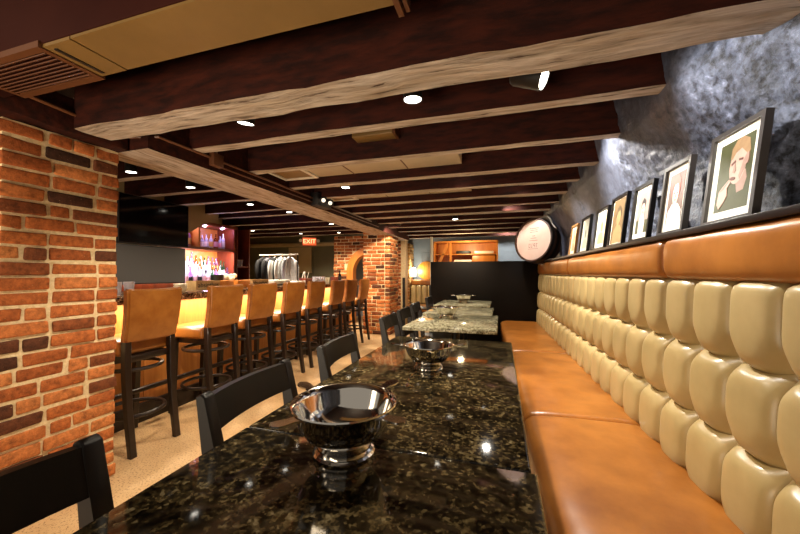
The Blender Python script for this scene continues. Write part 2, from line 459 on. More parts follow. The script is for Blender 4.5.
pts += [(AX+ri*math.cos(PI*i/24), AZ+ri*math.sin(PI*i/24)) for i in range(1, 24)] + [(AX-ri, AZ), (AX-ri, 0)]
prism(b, pts, lambda u, v, d: (u, d, v), 7.36, 7.55); obj('arch_frame', b, M['orange_wood'], t)
# pale brick pier
t = thing('brick_pillar', 'pale yellow brick pier lit beside the blue grey back wall', 'pillar', (0, 0, 0))
obj('brickwork', brick_pier('yellow', '', -2.75, -2.2, 8.15, 8.55, 1.95, mats=None), [M['brick_pale'], M['mortar']], t, 50)
b = B(); box(b, -2.74, -2.211, 8.161, 8.55, 0, 1.95); obj('mortar', b, M['mortar'], t)

# ------------------------------------------------------------------ timbers
def timber(bm_d, bm_r, x0, x1, y0, y1, z0, z1, axis, seed, wob=.010, n=40):
    """dark sides into bm_d and pale underside into bm_r, hand hewn edges"""
    L0, L1 = (x0, x1) if axis == 'x' else (y0, y1)
    W0, W1 = (y0, y1) if axis == 'x' else (x0, x1)
    def pt(s, wv, z): return Vector((s, wv, z)) if axis == 'x' else Vector((wv, s, z))
    rows = []
    for i in range(n+1):
        s = L0+(L1-L0)*i/n
        e0 = noise.fractal(Vector((s*2.2, seed, 0)), 1, 2, 4)*wob; e1 = noise.fractal(Vector((s*2.2, seed, 7)), 1, 2, 4)*wob
        h0 = noise.fractal(Vector((s*2.2, seed, 3)), 1, 2, 4)*wob*.7; h1 = noise.fractal(Vector((s*2.2, seed, 9)), 1, 2, 4)*wob*.7
        rows.append((pt(s, W0+e0, z0+h0), pt(s, W1+e1, z0+h1), pt(s, W1+e1*.5, z1), pt(s, W0+e0*.5, z1)))
    dv = [[bm_d.verts.new(p) for p in r] for r in rows]
    for a, c in zip(dv, dv[1:]):
        for j in (1, 2, 3): bm_d.faces.new((a[j], a[(j+1) % 4], c[(j+1) % 4], c[j]))
    bm_d.faces.new(dv[0]); bm_d.faces.new(dv[-1][::-1])
    rv = []
    for i, r in enumerate(rows):
        q = []
        for k in range(6):
            p = r[0].lerp(r[1], k/5)
            if 0 < k < 5: p = p+Vector((0, 0, noise.fractal(Vector((p.x*5, p.y*5, seed)), 1, 2, 4)*wob*.5))
            q.append(bm_r.verts.new(p))
        rv.append(q)
    for a, c in zip(rv, rv[1:]):
        for j in range(5): bm_r.faces.new((a[j], a[j+1], c[j+1], c[j]))
ORD = ['first', 'second', 'third', 'fourth', 'fifth', 'sixth', 'seventh', 'eighth', 'ninth', 'tenth', 'eleventh', 'twelfth']
def wall_x(y, z=1.95): q = wall_pt(y, z); return BQ(q.x, y).x
RB = [(1.165, 1.335, 1.95), (1.715, 1.80, 2.02), (2.26, 2.34, 2.03), (2.81, 2.91, 2.035), (3.285, 3.375, 2.035), (3.74, 3.86, 2.035), (4.25, 4.35, 2.035),
      (4.70, 4.86, 2.035), (5.27, 5.39, 2.035), (5.83, 5.95, 2.035), (6.44, 6.57, 2.035), (7.1, 7.24, 2.035), (7.8, 7.95, 2.035)]
for i, (y0, y1, z0) in enumerate(RB):
    nm = ORD[i] if i < 12 else ('thirteenth', 'fourteenth')[i-12]
    lab = 'broad hand-hewn ceiling beam with bounce light painted on its underside, nearest the camera' if i == 0 else 'dark ceiling joist over the tables, %s timber counted from the camera' % nm
    t = thing('ceiling_beam' if i == 0 else 'ceiling_joist', lab, 'beam', (0, 0, 0), 0, None if i == 0 else 'joists over the tables')
    bd, br = B(), B()
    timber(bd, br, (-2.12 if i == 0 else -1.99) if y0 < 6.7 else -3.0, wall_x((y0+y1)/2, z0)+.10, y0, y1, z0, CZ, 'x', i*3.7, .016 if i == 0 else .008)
    obj('timber', bd, M['beam_dark'], t, 40); tag(obj('underside', br, M['bounce_x'], t, 60), 'underside with painted bounce light')
LB = [(2.28, 2.36), (2.86, 2.94), (3.36, 3.45), (4.0, 4.08), (4.4, 4.48), (5.14, 5.22), (5.75, 5.85), (6.35, 6.45), (7.0, 7.1)]
for i, (y0, y1) in enumerate(LB):
    t = thing('ceiling_joist', 'dark ceiling joist over the bar, %s timber counted from the camera' % ORD[i], 'beam', (0, 0, 0), 0, 'joists over the bar')
    bd, br = B(), B()
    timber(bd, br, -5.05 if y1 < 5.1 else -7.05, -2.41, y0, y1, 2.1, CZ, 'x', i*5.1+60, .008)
    obj('timber', bd, M['beam_dark'], t, 40); tag(obj('underside', br, M['bounce_x'], t, 60), 'underside with painted bounce light')
t = thing('girder', 'long timber girder running from the near brick pillar to the far one', 'beam')
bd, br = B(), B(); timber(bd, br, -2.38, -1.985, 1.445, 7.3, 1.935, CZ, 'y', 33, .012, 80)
obj('timber', bd, M['beam_dark'], t, 40); tag(obj('underside', br, M['bounce_y'], t, 60), 'underside with painted bounce light')
b = B(); box(b, -2.75, -2.13, .2, 1.44, 1.93, 2.12, .01); bmesh.ops.subdivide_edges(b, edges=[e for e in b.edges if e.calc_length() > .3], cuts=12)
for q in b.verts: q.co += noise.noise_vector(q.co*6)*.010
tag(obj('bolster_beam', b, M['beam_dark']), 'dark rough timber lying on top of the near brick pillar', 'beam')

# ------------------------------------------------------------------ ducts between the joists
t = thing('ceiling_duct', 'large beige ceiling duct at top left with a brown vent grille', 'duct')
b = B(); box(b, -4.0, -.27, .728, .915, 1.985, CZ, .004); obj('casing', b, M['duct_red'], t)
b = B(); box(b, -1.36, -.285, .733, .911, 1.976, 1.986); obj('bottom_panel', b, M['duct_beige'], t)
b = B(); box(b, -.285, -.268, .71, .935, 1.955, CZ); box(b, -.262, -.25, .71, .935, 1.965, CZ); obj('end_trim', b, M['vent_brown'], t)
b = B(); box(b, -1.50, -1.365, .733, .911, 1.974, 1.986); obj('cover_strip', b, M['duct_beige'], t)
b = B(); box(b, -1.475, -1.46, .75, .895, 1.971, 1.975); obj('slot', b, M['black'], t)
g = tag(obj('vent_grille', B(), M['vent_brown'], t), 'brown slatted vent grille')
bpy.data.objects.remove(g)
b = B(); box(b, -1.52, -1.50, .72, .922, 1.968, 1.99); box(b, -2.0, -1.98, .72, .922, 1.968, 1.99); box(b, -1.98, -1.52, .72, .745, 1.968, 1.99); box(b, -1.98, -1.52, .895, .922, 1.968, 1.99)
g = tag(obj('vent_grille', b, M['vent_brown'], t), 'brown vent grille')
for i in range(9):
    b = B(); y = .753+i*.0165
    box(b, -1.98, -1.52, y-.006, y+.006, 1.968, 1.971, mtx=Matrix.Translation((0, y, 1.97)) @ Matrix.Rotation(.5, 4, 'X') @ Matrix.Translation((0, -y, -1.97)))
    obj('slat', b, M['vent_brown'], g)
def duct(label, y0, y1, x1, x0=-1.97, diffuser=None):
    t = thing('ceiling_duct', label, 'duct', group='ceiling ducts between the joists')
    b = B(); box(b, x0, x1, y0, y1, 2.088, CZ, .004); obj('casing', b, M['duct_pale'], t)
    b = B()
    for x in (-.75, -1.25): box(b, x-.004, x+.004, y0, y1, 2.084, 2.088)
    obj('seam', b, M['vent_brown'], t)
    if diffuser:
        d0, d1 = diffuser; b = B()
        for (p, q, r, s) in ((d0, d1, y0+.02, y0+.05), (d0, d1, y1-.05, y1-.02), (d0, d0+.03, y0+.05, y1-.05), (d1-.03, d1, y0+.05, y1-.05)): box(b, p, q, r, s, 2.073, 2.088)
        f = obj('diffuser', b, M['white_trim'], t)
        b = B(); box(b, d0+.03, d1-.03, y0+.05, y1-.05, 2.082, 2.088); obj('diffuser_mesh', b, M['duct_beige'], f)
duct('pale beige duct with a square diffuser, between third and fourth joists', 2.41, 2.74, -.30, diffuser=(-1.95, -1.6))
duct('pale beige duct with a small diffuser, between fifth and sixth joists', 3.44, 3.69, -.30, diffuser=(-1.95, -1.62))
duct('pale beige plain duct, farthest of those between the joists', 4.40, 4.64, -.30)
t = thing('vent_box', 'small beige box mounted against the third joist face', 'vent')
b = B(); box(b, -1.0, -.70, 2.14, 2.25, 2.15, 2.20, .006); obj('casing', b, M['duct_beige'], t)
b = B(); box(b, -.698, -.68, 2.14, 2.25, 2.145, 2.205); obj('end_cap', b, M['vent_brown'], t)

# ------------------------------------------------------------------ conduits and boxes on the girder
t = thing('conduit', 'thin painted conduit running along the girder and pillar top', 'pipe')
b = B(); tube(b, [(-2.115, .25, 2.06), (-2.115, .9, 2.035), (-2.11, 1.3, 2.01), (-2.09, 1.42, 2.0), (-1.97, 1.5, 2.02), (-1.962, 1.56, 2.015)] + [(-1.962, 1.64+.3*i, 2.017) for i in range(12)], .009, 8); obj('tube', b, M['conduit'], t)
b = B(); tube(b, [(-1.966, 1.98+.3*i, 1.975) for i in range(12)], .006, 8); obj('tube', b, M['conduit'], t)
b = B(); box(b, -1.97, -1.925, 1.86, 1.95, 1.96, 2.05, .004)
tag(obj('junction_box', b, M['vent_brown']), 'brown square junction box on the girder beside the near joists', 'box')
b = B(); tube(b, [(-1.945, 1.905, 2.05), (-1.945, 1.90, 2.13), (-1.92, 1.89, 2.17), (-1.8, 1.86, 2.2), (-1.5, 1.86, 2.19), (-1.2, 1.85, 2.22), (-.9, 1.85, 2.25)], .006, 8)
tag(obj('cable', b, M['conduit']), 'brown cable curving up from the junction box to the ceiling', 'cable')
t = thing('emergency_light', 'black twin-head emergency light mounted on the girder side', 'light', (-1.985, 3.34, 2.0))
b = B(); box(b, 0, .09, -.14, .16, -.06, .08, .008); obj('housing', b, M['black'], t)
for y in (-.06, .09):
    mq = Matrix.Translation((.115, y, .0)) @ Vector((.5, -.86, -.12)).to_track_quat('Z', 'Y').to_matrix().to_4x4()
    b = B(); lathe(b, [(0, -.03), (.03, -.025), (.042, .02), (.036, .022), (0, .022)], n=20, mtx=mq); h = obj('lamp_head', b, M['black'], t)
    b = B(); lathe(b, [(0, .022), (.022, .022), (.02, .026), (0, .028)], n=20, mtx=mq); obj('lens', b, M['glow_soft'], h)

# ------------------------------------------------------------------ ceiling spotlights
def spot(label, loc, target, power, color=WARM, ang=100, glow=None, top=CZ, r=.045, body=.10, group='ceiling spotlights', blend=.7):
    t = thing('spotlight', label, 'light', loc, 0, group)
    power = power*1.5
    d = (Vector(target)-Vector(loc)).normalized()
    q = d.to_track_quat('-Z', 'Y').to_matrix().to_4x4()
    b = B(); lathe(b, [(0, body), (r*.8, body), (r*.92, body*.9), (r, .0), (r*.93, -.004), (r*.9, .006), (0, .008)], n=24, mtx=q); obj('can', b, M['black'], t)
    b = B(); lathe(b, [(0, .004), (r*.88, .002), (r*.85, -.002), (0, -.003)], n=24, mtx=q); obj('lens', b, glow or M['glow_warm'], t)
    bk = q @ Vector((0, 0, body*.6)); b = B()
    tube(b, [bk, (bk.x, bk.y, max(bk.z+.02, 0.0)), (bk.x, bk.y, top-loc[2])], .007, 8); obj('stem', b, M['black'], t)
    o = light('SPOT', 'spot_beam', Vector(loc)+d*.02, power, color, None, .03, ang, blend)
    o.rotation_euler = q.to_euler()
    return t
W2 = (1.0, .86, .66)
spot('black can spotlight behind the nearest beam, over the near stools', (-1.30, 1.46, 2.0), (-1.6, 1.7, 0), 60, W2, 115)
spot('black can spotlight behind the nearest beam, above the near table', (-.385, 1.48, 2.0), (-.4, 1.6, 0), 60, W2, 110)
spot('tilted black can spotlight aimed at the largest portrait', (.17, 1.46, 1.995), (.90, 1.25, 1.65), 32, (1, .95, .88), 95, r=.05, body=.13)
spot('black can spotlight hanging between the fourth and fifth joists', (-1.47, 3.01, 2.05), (-1.5, 3.0, 0), 60, W2, 130)
spot('black can spotlight hanging over the farthest table', (-.66, 5.10, 2.02), (-.5, 4.9, 0), 70, W2, 120)
spot('black can spotlight hanging over the bench middle', (.10, 2.54, 2.17), (.76, 2.3, 1.4), 115, (1, .93, .82), 110)
spot('black can spotlight hanging over the second table', (-.35, 3.1, 2.17), (-.4, 3.3, 0), 45, W2, 110)
spot('black can spotlight hanging over the far bench', (.05, 3.58, 2.17), (.68, 3.7, 1.1), 60, (1, .9, .76), 85)
spot('black can spotlight hanging near the barrel', (.0, 4.53, 2.17), (.5, 5.0, 1.5), 25, (1, .92, .85), 70)
for lab, l, pw in (('at the near end', (-3.15, 2.15, 2.1), 40), ('over the second bar stool', (-3.12, 2.72, 2.1), 40), ('over the fourth bar stool', (-3.14, 3.62, 2.1), 45),
                   ('over the sixth bar stool', (-2.99, 4.25, 2.1), 65), ('over the far end of the bar', (-2.97, 5.5, 2.1), 80), ('beside the exit sign', (-4.37, 6.65, 2.1), 90),
                   ('by the arched brick wall', (-3.46, 6.75, 2.1), 60), ('above the coat rack', (-5.05, 5.9, 2.1), 90)):
    spot('small recessed can spotlight above the bar, %s' % lab, l, (l[0]+.05, l[1]+.1, 0), pw, W2, 130, group='bar spotlights')
spot('black can spotlight washing the far brick pillar', (-2.25, 5.6, 2.12) if False else (-1.7, 5.55, 2.05), (-2.3, 6.3, 1.0), 70, W2, 110)

# ================================================================== FLOOR-STANDING: TABLES
def table(label, x0, x1, y0, y1, m, h=.76, rz=0, group=None, cols=None):
    cx, cy = (x0+x1)/2, (y0+y1)/2
    t = thing('dining_table', label, 'table', (cx, cy, 0), rz, group)
    hx, hy = (x1-x0)/2, (y1-y0)/2
    b = B(); box(b, -hx, hx, -hy, hy, h-.032, h, .006, seg=3); obj('tabletop', b, m, t)
    for yy in (cols or [0]):
        b = B(); lathe(b, [(0, .02), (.19, .02), (.2, .012), (.2, 0), (0, 0)], (0, yy, 0), 32)
        for k in range(4):
            a = k*PI/2+PI/4
        obj('base_plate', b, M['black_metal'], t)
        b = B(); tube(b, [(0, yy, .02), (0, yy, .71)], .038, 20); obj('column', b, M['black_metal'], t)
        b = B(); box(b, -.22, .22, yy-.03, yy+.03, .705, h-.032, .004); box(b, -.03, .03, yy-.2, yy+.2, .705, h-.0325, .004); obj('support_bracket', b, M['black_metal'], t)
    return t
table('dark granite dining table nearest the camera, at bottom edge of photo', -.70, .075, -.12, .80, M['granite'])
table('long dark polished granite table carrying two steel bowls', -.70, .063, .805, 2.25, M['granite'], cols=(-.42, .42))
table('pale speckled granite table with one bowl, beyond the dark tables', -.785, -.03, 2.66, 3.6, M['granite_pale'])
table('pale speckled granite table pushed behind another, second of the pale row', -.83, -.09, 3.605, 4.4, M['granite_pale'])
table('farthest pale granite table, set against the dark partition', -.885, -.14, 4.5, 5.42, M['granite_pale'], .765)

# ------------------------------------------------------------------ bowls
def bowl(label, loc, rz, s=1.0):
    t = thing('bowl', label, 'bowl', loc, rz, 'steel bowls on the tables')
    prof = [(0, .020), (.040, .021), (.064, .029), (.083, .043), (.097, .062), (.106, .083), (.112, .102), (.117, .108), (.116, .111), (.111, .109), (.104, .097), (.094, .066), (.080, .048), (.062, .035), (.040, .027), (0, .025)]
    b = B(); lathe(b, [(r*s, z*s) for r, z in prof], n=56); obj('bowl_body', b, M['steel'], t, 50)
    b = B(); lathe(b, [(r*s, z*s) for r, z in [(0, .0), (.066, 0), (.068, .003), (.064, .007), (.065, .010), (.060, .014), (.060, .018), (.054, .022), (.050, .027), (0, .027)]], n=48); obj('foot', b, M['steel'], t, 50)
    for k in range(4):
        a = k*PI/2; b = B(); R_ = Matrix.Rotation(a, 4, 'Z')
        out = [(.110, -.020), (.120, -.013), (.135, -.011), (.152, -.015), (.166, -.014), (.174, -.006), (.176, 0), (.174, .006), (.166, .014), (.152, .015), (.135, .011), (.120, .013), (.110, .020)]
        prism(b, [(p*s, q*s) for p, q in out], lambda u, v, d: R_ @ Vector((u, v, d+(u-.11*s)*.10)), .103*s, .107*s); obj('handle', b, M['steel'], t)
    return t
bowl('largest polished steel bowl with flat side handles, nearest on the dark granite table', (-.375, .765, .76), math.radians(-24), 1.12)
bowl('polished steel bowl at the far end of the dark granite table', (-.325, 1.54, .76), math.radians(15), 1.0)
bowl('polished steel bowl on the pale granite table just beyond the dark tables', (-.515, 3.28, .76), math.radians(30), 1.0)
bowl('small looking steel bowl on the farthest pale table by the partition', (-.53, 5.0, .765), 0, 1.0)

# ------------------------------------------------------------------ dining chairs
def chair(label, loc, rz=0):
    t = thing('dining_chair', label, 'chair', loc, rz, 'black wooden chairs along the tables'); m = M['black_wood']
    hw = .195
    for s in (-1, 1):
        b = B()
        pl = [(.03, 0), (.07, 0), (.055, .30), (.045, .46), (.018, .68), (-.022, .845), (-.037, .855), (-.058, .845), (-.030, .68), (-.005, .46), (.012, .30)]
        prism(b, pl, lambda u, v, d: (u, d, v), s*hw-.019, s*hw+.019)
        bmesh.ops.bevel(b, geom=b.edges[:], offset=.004, segments=1, affect='EDGES'); obj('leg', b, m, t)
        b = B(); vs = box(b, .40, .44, s*hw-.02, s*hw+.02, 0, .44, .004); obj('leg', b, m, t)
        b = B(); box(b, .05, .41, s*hw-.012, s*hw+.012, .2, .235, .003); obj('stretcher', b, m, t)
    def rail(z0, z1, xb0, xb1):
        b = B(); n = 10; ring = []
        for i in range(n+1):
            y = -hw+.018+(2*hw-.036)*i/n; c_ = .022*(1-(2*i/n-1)**2)
            ring.append([b.verts.new((xb0-c_-.011, y, z0)), b.verts.new((xb0-c_+.011, y, z0)), b.verts.new((xb1-c_+.011, y, z1)), b.verts.new((xb1-c_-.011, y, z1))])
        for p, q in zip(ring, ring[1:]):
            for j in range(4): b.faces.new((p[j], p[(j+1) % 4], q[(j+1) % 4], q[j]))
        b.faces.new(ring[0]); b.faces.new(ring[-1][::-1]); return b
    obj('top_rail', rail(.745, .842, -.012, -.038), m, t)
    obj('lower_rail', rail(.58, .64, .012, .003), m, t)
    b = B(); box(b, .045, .45, -hw-.012, hw+.012, .445, .475, .010, seg=3); obj('seat', b, m, t)
    b = B(); box(b, .06, .42, -hw+.021, hw-.021, .385, .444); obj('seat_apron', b, m, t)
    return t
c0 = chair('black wooden chair at bottom left corner, in front of the brick pillar', (-.80, .30, 0), .0)
for lab, loc, rz in (('black wooden chair tucked beside the largest steel bowl', (-.79, .97, 0), .03),
                     ('black wooden chair at the far end of the dark granite table', (-.80, 1.63, 0), .06),
                     ('black wooden chair at the pale table just beyond the dark tables', (-.865, 2.66, 0), .05),
                     ('black wooden chair second along the pale tables', (-.895, 3.22, 0), .05),
                     ('black wooden chair third along the pale tables', (-.93, 3.82, 0), .05),
                     ('farthest black wooden chair, beside the partition table', (-.985, 4.85, 0), .05)):
    dup(c0, loc, rz, lab)

# ------------------------------------------------------------------ bar stools (backs towards +X)
def stool(label, loc, rz=0):
    t = thing('bar_stool', label, 'stool', loc, rz, 'honey leather bar stools'); m = M['stool_wood']
    W = .175
    def leg(pts, s, w0=.021):
        b = B(); ring = []
        for (x, z, hw_) in pts:
            ring.append([b.verts.new((x-hw_, s-w0, z)), b.verts.new((x+hw_, s-w0, z)), b.verts.new((x+hw_, s+w0, z)), b.verts.new((x-hw_, s+w0, z))])
        for p, q in zip(ring, ring[1:]):
            for j in range(4): b.faces.new((p[j], p[(j+1) % 4], q[(j+1) % 4], q[j]))
        b.faces.new(ring[0][::-1]); b.faces.new(ring[-1])
        bmesh.ops.bevel(b, geom=b.edges[:], offset=.003, segments=1, affect='EDGES'); return b
    for s in (-1, 1):
        obj('leg', leg([(.075, 0, .017), (.035, .25, .019), (.01, .5, .021), (.004, .745, .021)], s*(W-.02)), m, t)
        obj('leg', leg([(-.36, 0, .019), (-.345, .35, .022), (-.335, .64, .023)], s*(W-.02)), m, t)
    b = B(); box(b, -.36, .005, -W+.035, W-.035, .60, .645, .004); obj('seat_frame', b, m, t)
    # seat
    b = B(); vs = box(b, -.40, -.02, -W-.012, W+.012, .645, .745, .03, seg=4)
    for q in b.verts:
        if q.co.z > .71: q.co.z += .012*(1-((q.co.x+.2)/.22)**2)*(1-(q.co.y/.22)**2)
    obj('seat', b, M['leather_stool'], t, 60)
    # back: slightly curved, leaning, wider at top
    b = B(); box(b, -.028, .028, -1, 1, 0, 1)
    bmesh.ops.subdivide_edges(b, edges=[e for e in b.edges if e.calc_length() > .5], cuts=8, use_grid_fill=True)
    for q in b.verts:
        hgt = q.co.z; y = q.co.y
        q.co = Vector((q.co.x+.012+hgt*.055-.02*y*y*(.4+.6*hgt)+.012*math.sin(hgt*PI), y*(W+.006+.014*hgt), .735+hgt*.355+.008*y*y*hgt))
    es = [e for e in b.edges if e.calc_face_angle(0) > .9]
    bmesh.ops.bevel(b, geom=es, offset=.012, segments=3, affect='EDGES'); obj('backrest', b, M['leather_stool'], t, 60)
    for z, r, cx in ((.545, .178, -.16), (.235, .19, -.15)):
        b = B(); pts = [(cx+r*math.cos(2*PI*i/40), r*.98*math.sin(2*PI*i/40), z) for i in range(40)]
        tube(b, pts, .013, 8, True, flat=1.1); obj('foot_ring', b, m, t)
    return t
SX = -2.37
sy = [1.755, 2.38, 2.885, 3.395, 3.925, 4.49, 4.99, 5.5]
s0 = stool('honey leather bar stool, nearest, beside the brick pillar', (SX, sy[0], 0))
for i in range(1, 8):
    lab = 'honey leather bar stool, last of the row before the far brick pillar' if i == 7 else 'honey leather bar stool, %s in the row counted from the near brick pillar' % ORD[i]
    dup(s0, (SX+(.01 if i % 2 else -.01), sy[i], 0), [0, .04, -.03, .02, 0, .03, -.02, .02][i], lab)

# ------------------------------------------------------------------ the bar
t = thing('bar_counter', 'long bar counter with honey wood front and speckled granite top', 'bar')
BY0, BY1 = 1.55, 6.0
b = B(); box(b, -3.22, -2.58, BY0, BY1, .972, 1.028, .006); obj('countertop', b, M['granite_bar'], t)
b = B(); box(b, -3.16, -2.80, BY0+.02, BY1-.03, .14, .971); obj('front_panel', b, M['bar_panel'], t)
b = B(); box(b, -3.14, -2.775, BY0+.02, BY1-.03, 0, .15, .004); obj('kick_base', b, M['stool_wood'], t)
for y in [BY0+.5+.82*i for i in range(6)]:
    b = B(); box(b, -2.803, -2.792, y-.02, y+.02, .15, .97); obj('panel_batten', b, M['bar_panel'], t)
b = B(); tube(b, [(-2.70, BY0+.1, .29), (-2.70, BY1-.1, .29)], .02, 14); r_ = obj('foot_rail', b, M['stool_wood'], t)
for y in [BY0+.3+.9*i for i in range(5)]:
    b = B(); tube(b, [(-2.70, y, .29), (-2.785, y, .27)], .012, 8); obj('rail_bracket', b, M['stool_wood'], r_)
b = B(); box(b, -2.79, -2.77, BY0+.1, BY1-.1, .958, .971); obj('light_strip', b, M['glow_lamp'], t)
light('AREA', 'counter_strip', (-2.69, (BY0+BY1)/2, .955), 58, (1, .84, .60), None, .06, sy=4.2)

# ================================================================== BANQUETTE
t = thing('banquette', 'long tan leather bench with tufted cream back along the rubble wall', 'bench', (0, 0, 0), TH)
def sbox(x0, x1, y0, y1, z0, z1, ex=4.0, wrinkle=.0025, er=.035):
    """upholstered cushion: rounded section swept along the bench, ends tucked in"""
    b = B(); cx, cz, a, c_ = (x0+x1)/2, (z0+z1)/2, (x1-x0)/2, (z1-z0)/2
    n = max(24, int((y1-y0)/.03)); ns = 48; rings = []
    ys = [y0+er*(1-math.cos(k/6*PI/2)) for k in range(6)] + [y0+er+(y1-y0-2*er)*k/n for k in range(n+1)] + [y1-er*(1-math.cos(k/6*PI/2)) for k in range(5, -1, -1)]
    for y in ys:
        e = min(y-y0, y1-y, er)/er; sh = er*.75*(1-math.sqrt(max(0, 1-(1-e)**2)))
        ring = []
        for k in range(ns):
            t_ = 2*PI*k/ns; co, si = math.cos(t_), math.sin(t_)
            x = cx+(a-sh)*math.copysign(abs(co)**(2/ex), co); z = cz+(c_-sh)*math.copysign(abs(si)**(2/ex), si)
            d = noise.noise(Vector((x*6, y*5, z*6)))*wrinkle+noise.noise(Vector((x*14, y*16, z*14)))*wrinkle*.4
            ring.append(b.verts.new((x-d, y, z+d)))
        rings.append(ring)
    for p, q in zip(rings, rings[1:]):
        for k in range(ns): b.faces.new((p[k], p[(k+1) % ns], q[(k+1) % ns], q[k]))
    b.faces.new(rings[0]); b.faces.new(rings[-1][::-1])
    return b
YS = [-.9, 1.885, 3.36, 5.42]
b = B(); box(b, .24, .90, -.9, 5.42, 0, .30); obj('plinth', b, M['partition'], t)
for y0, y1 in zip(YS, YS[1:]): obj('seat_cushion', sbox(.178, .76, y0+.002, y1-.002, .27, .474, 5.0), M['leather_tan'], t, 60)
ZB, ZT = .44, 1.19
def tufted(y0, y1, nc):
    b = B(); nr = 3; ka, kb = 22, 18; g = []
    for i in range(nc*ka+1):
        row = []
        for j in range(nr*kb+1):
            a = i/ka; c_ = j/kb
            ia, jb = min(int(a), nc-1), min(int(c_), nr-1)
            fa, fb = a-ia, c_-jb
            u = abs(2*fa-1); wv = abs(2*fb-1)
            if jb == nr-1 and fb > .5: wv = wv**2.5                         # top row only rounds over
            if jb == 0 and fb < .5: wv = wv**1.6
            side = max(0, 1-u**2.4)**.5
            vert = max(0, 1-wv**2.6)**.5
            kk = math.exp(-((1-u)**2+(1-wv)**2)/.13)
            d = (1-.62*kk)*(1-.36*u**10-.12*u**3)*(1-.36*wv**10-.16*wv**3)
            s = y0+(y1-y0)*a/nc
            t_ = c_/nr
            x = .768+.042*t_ - .080*d
            z = ZB+(ZT-ZB)*t_
            # folds sag between the buttons
            if 0 < j < nr*kb: z -= .022*(1-u*u)*(1 if fb < .5 else 1)*wv**2
            row.append(b.verts.new((x, s, z)))
        g.append(row)
    for p, q in zip(g, g[1:]):
        for j in range(nr*kb): b.faces.new((p[j], q[j], q[j+1], p[j+1]))
    # back and edges
    bt = [(b.verts.new((.87, v[0].co.y, v[0].co.z)), b.verts.new((.87, v[0].co.y, v[-1].co.z))) for v in (g[0], g[-1])]
    b.faces.new([r[0] for r in g]+[bt[1][0], bt[0][0]]); b.faces.new([r[-1] for r in g][::-1]+[bt[0][1], bt[1][1]])
    b.faces.new(g[0][::-1]+[bt[0][0], bt[0][1]]); b.faces.new(g[-1]+[bt[1][1], bt[1][0]]); b.faces.new((bt[0][0], bt[1][0], bt[1][1], bt[0][1]))
    return b
YB = [-.9, -.06, 1.69, 3.45, 5.42]
for y0, y1, nc in zip(YB, YB[1:], (4, 9, 9, 10)):
    obj('tufted_back', tufted(y0+.003, y1-.003, nc), M['leather_cream'], t, 70)
for y0, y1 in zip(YB, YB[1:]): obj('headrest', sbox(.722, .86, y0+.003, y1-.003, 1.172, 1.348, 3.6), M['leather_tan'], t, 60)
b = B(); bqbox(b, .725, .945, -.9, 5.44, 1.345, 1.368, .003); tag(obj('picture_ledge', b, M['ledge']), 'thin dark ledge above the bench carrying the portraits', 'shelf')

# ------------------------------------------------------------------ framed portraits
LZ = 1.3685
def portrait(label, ly0, ly1, h, fm, kind, fw=.016, mw=.03, lx=.80, lean=.13, depth=.022):
    c = BQ(lx, (ly0+ly1)/2); W = ly1-ly0
    t = thing('framed_portrait', label, 'picture', (c.x, c.y, LZ), TH, 'portraits leaning on the ledge')
    rx = Matrix.Rotation(math.atan(lean/1.0)*1.0, 4, 'Y')
    # local: y runs right-to-left as seen from the room, face towards -x
    def F(u, v, d): return rx @ Vector((-d, W/2-u, v))           # u from viewer's left (far end) to right
    b = B()
    for (p, q, r, s) in ((0, W, 0, fw), (0, W, h-fw, h), (0, fw, fw, h-fw), (W-fw, W, fw, h-fw)):
        prism(b, [(p, r), (q, r), (q, s), (p, s)], F, 0, depth)
    obj('frame', b, fm, t)
    b = B(); prism(b, [(fw, fw), (W-fw, fw), (W-fw, h-fw), (fw, h-fw)], F, .004, .010); obj('mat_board', b, M['matboard'], t)
    u0, u1, v0, v1 = fw+mw, W-fw-mw, fw+mw, h-fw-mw
    w_, h_ = u1-u0, v1-v0
    cols, shapes = kind
    b = B(); prism(b, [(u0, v0), (u1, v0), (u1, v1), (u0, v1)], F, .0102, .0108, 0)
    for k, (mi, poly) in enumerate(shapes):
        pl = [(u0+max(0, min(1, x))*w_, v0+max(0, min(1, y))*h_) for x, y in poly]
        prism(b, pl, F, .0108, .0110+.00022*(k+1), mi)
    ms = []
    for i, cc in enumerate(cols): ms.append(noisy('print tone', cc, tuple(min(1, x*1.25) for x in cc[:3])+(1,), 30, .5, bstr=0))
    obj('print', b, ms, t, 0)
    return t
K1 = ([S(66, 68, 40), S(180, 150, 136), S(140, 112, 80), S(96, 62, 54), S(150, 122, 110)],
      [(4, [(.66, .22), (.60, .36), (.72, .46), (.84, .52), (.90, .40), (.84, .24)]), (1, ell(.60, .62, .24, .27, 24, -.25)), (2, [(.36, .74), (.38, .88), (.50, .98), (.68, 1.0), (.86, .93), (.92, .76), (.86, .62), (.82, .74), (.66, .84), (.50, .80), (.42, .72)]),
       (4, [(.70, .40), (.86, .60), (.84, .74), (.76, .66), (.66, .46)]), (3, [(.40, .66), (.52, .70), (.54, .67), (.42, .63)]), (3, [(.62, .70), (.74, .69), (.74, .66), (.62, .67)]),
       (4, [(.52, .66), (.47, .53), (.53, .51), (.57, .55)]), (3, ell(.50, .44, .08, .025, 14, -.1)), (1, [(.10, .12), (.12, .30), (.22, .36), (.40, .44), (.46, .40), (.36, .32), (.40, .22), (.30, .12), (.18, .04)]),
       (4, [(.12, .28), (.26, .36), (.40, .43), (.38, .40), (.26, .32)]), (4, ell(.88, .66, .04, .08, 12))])
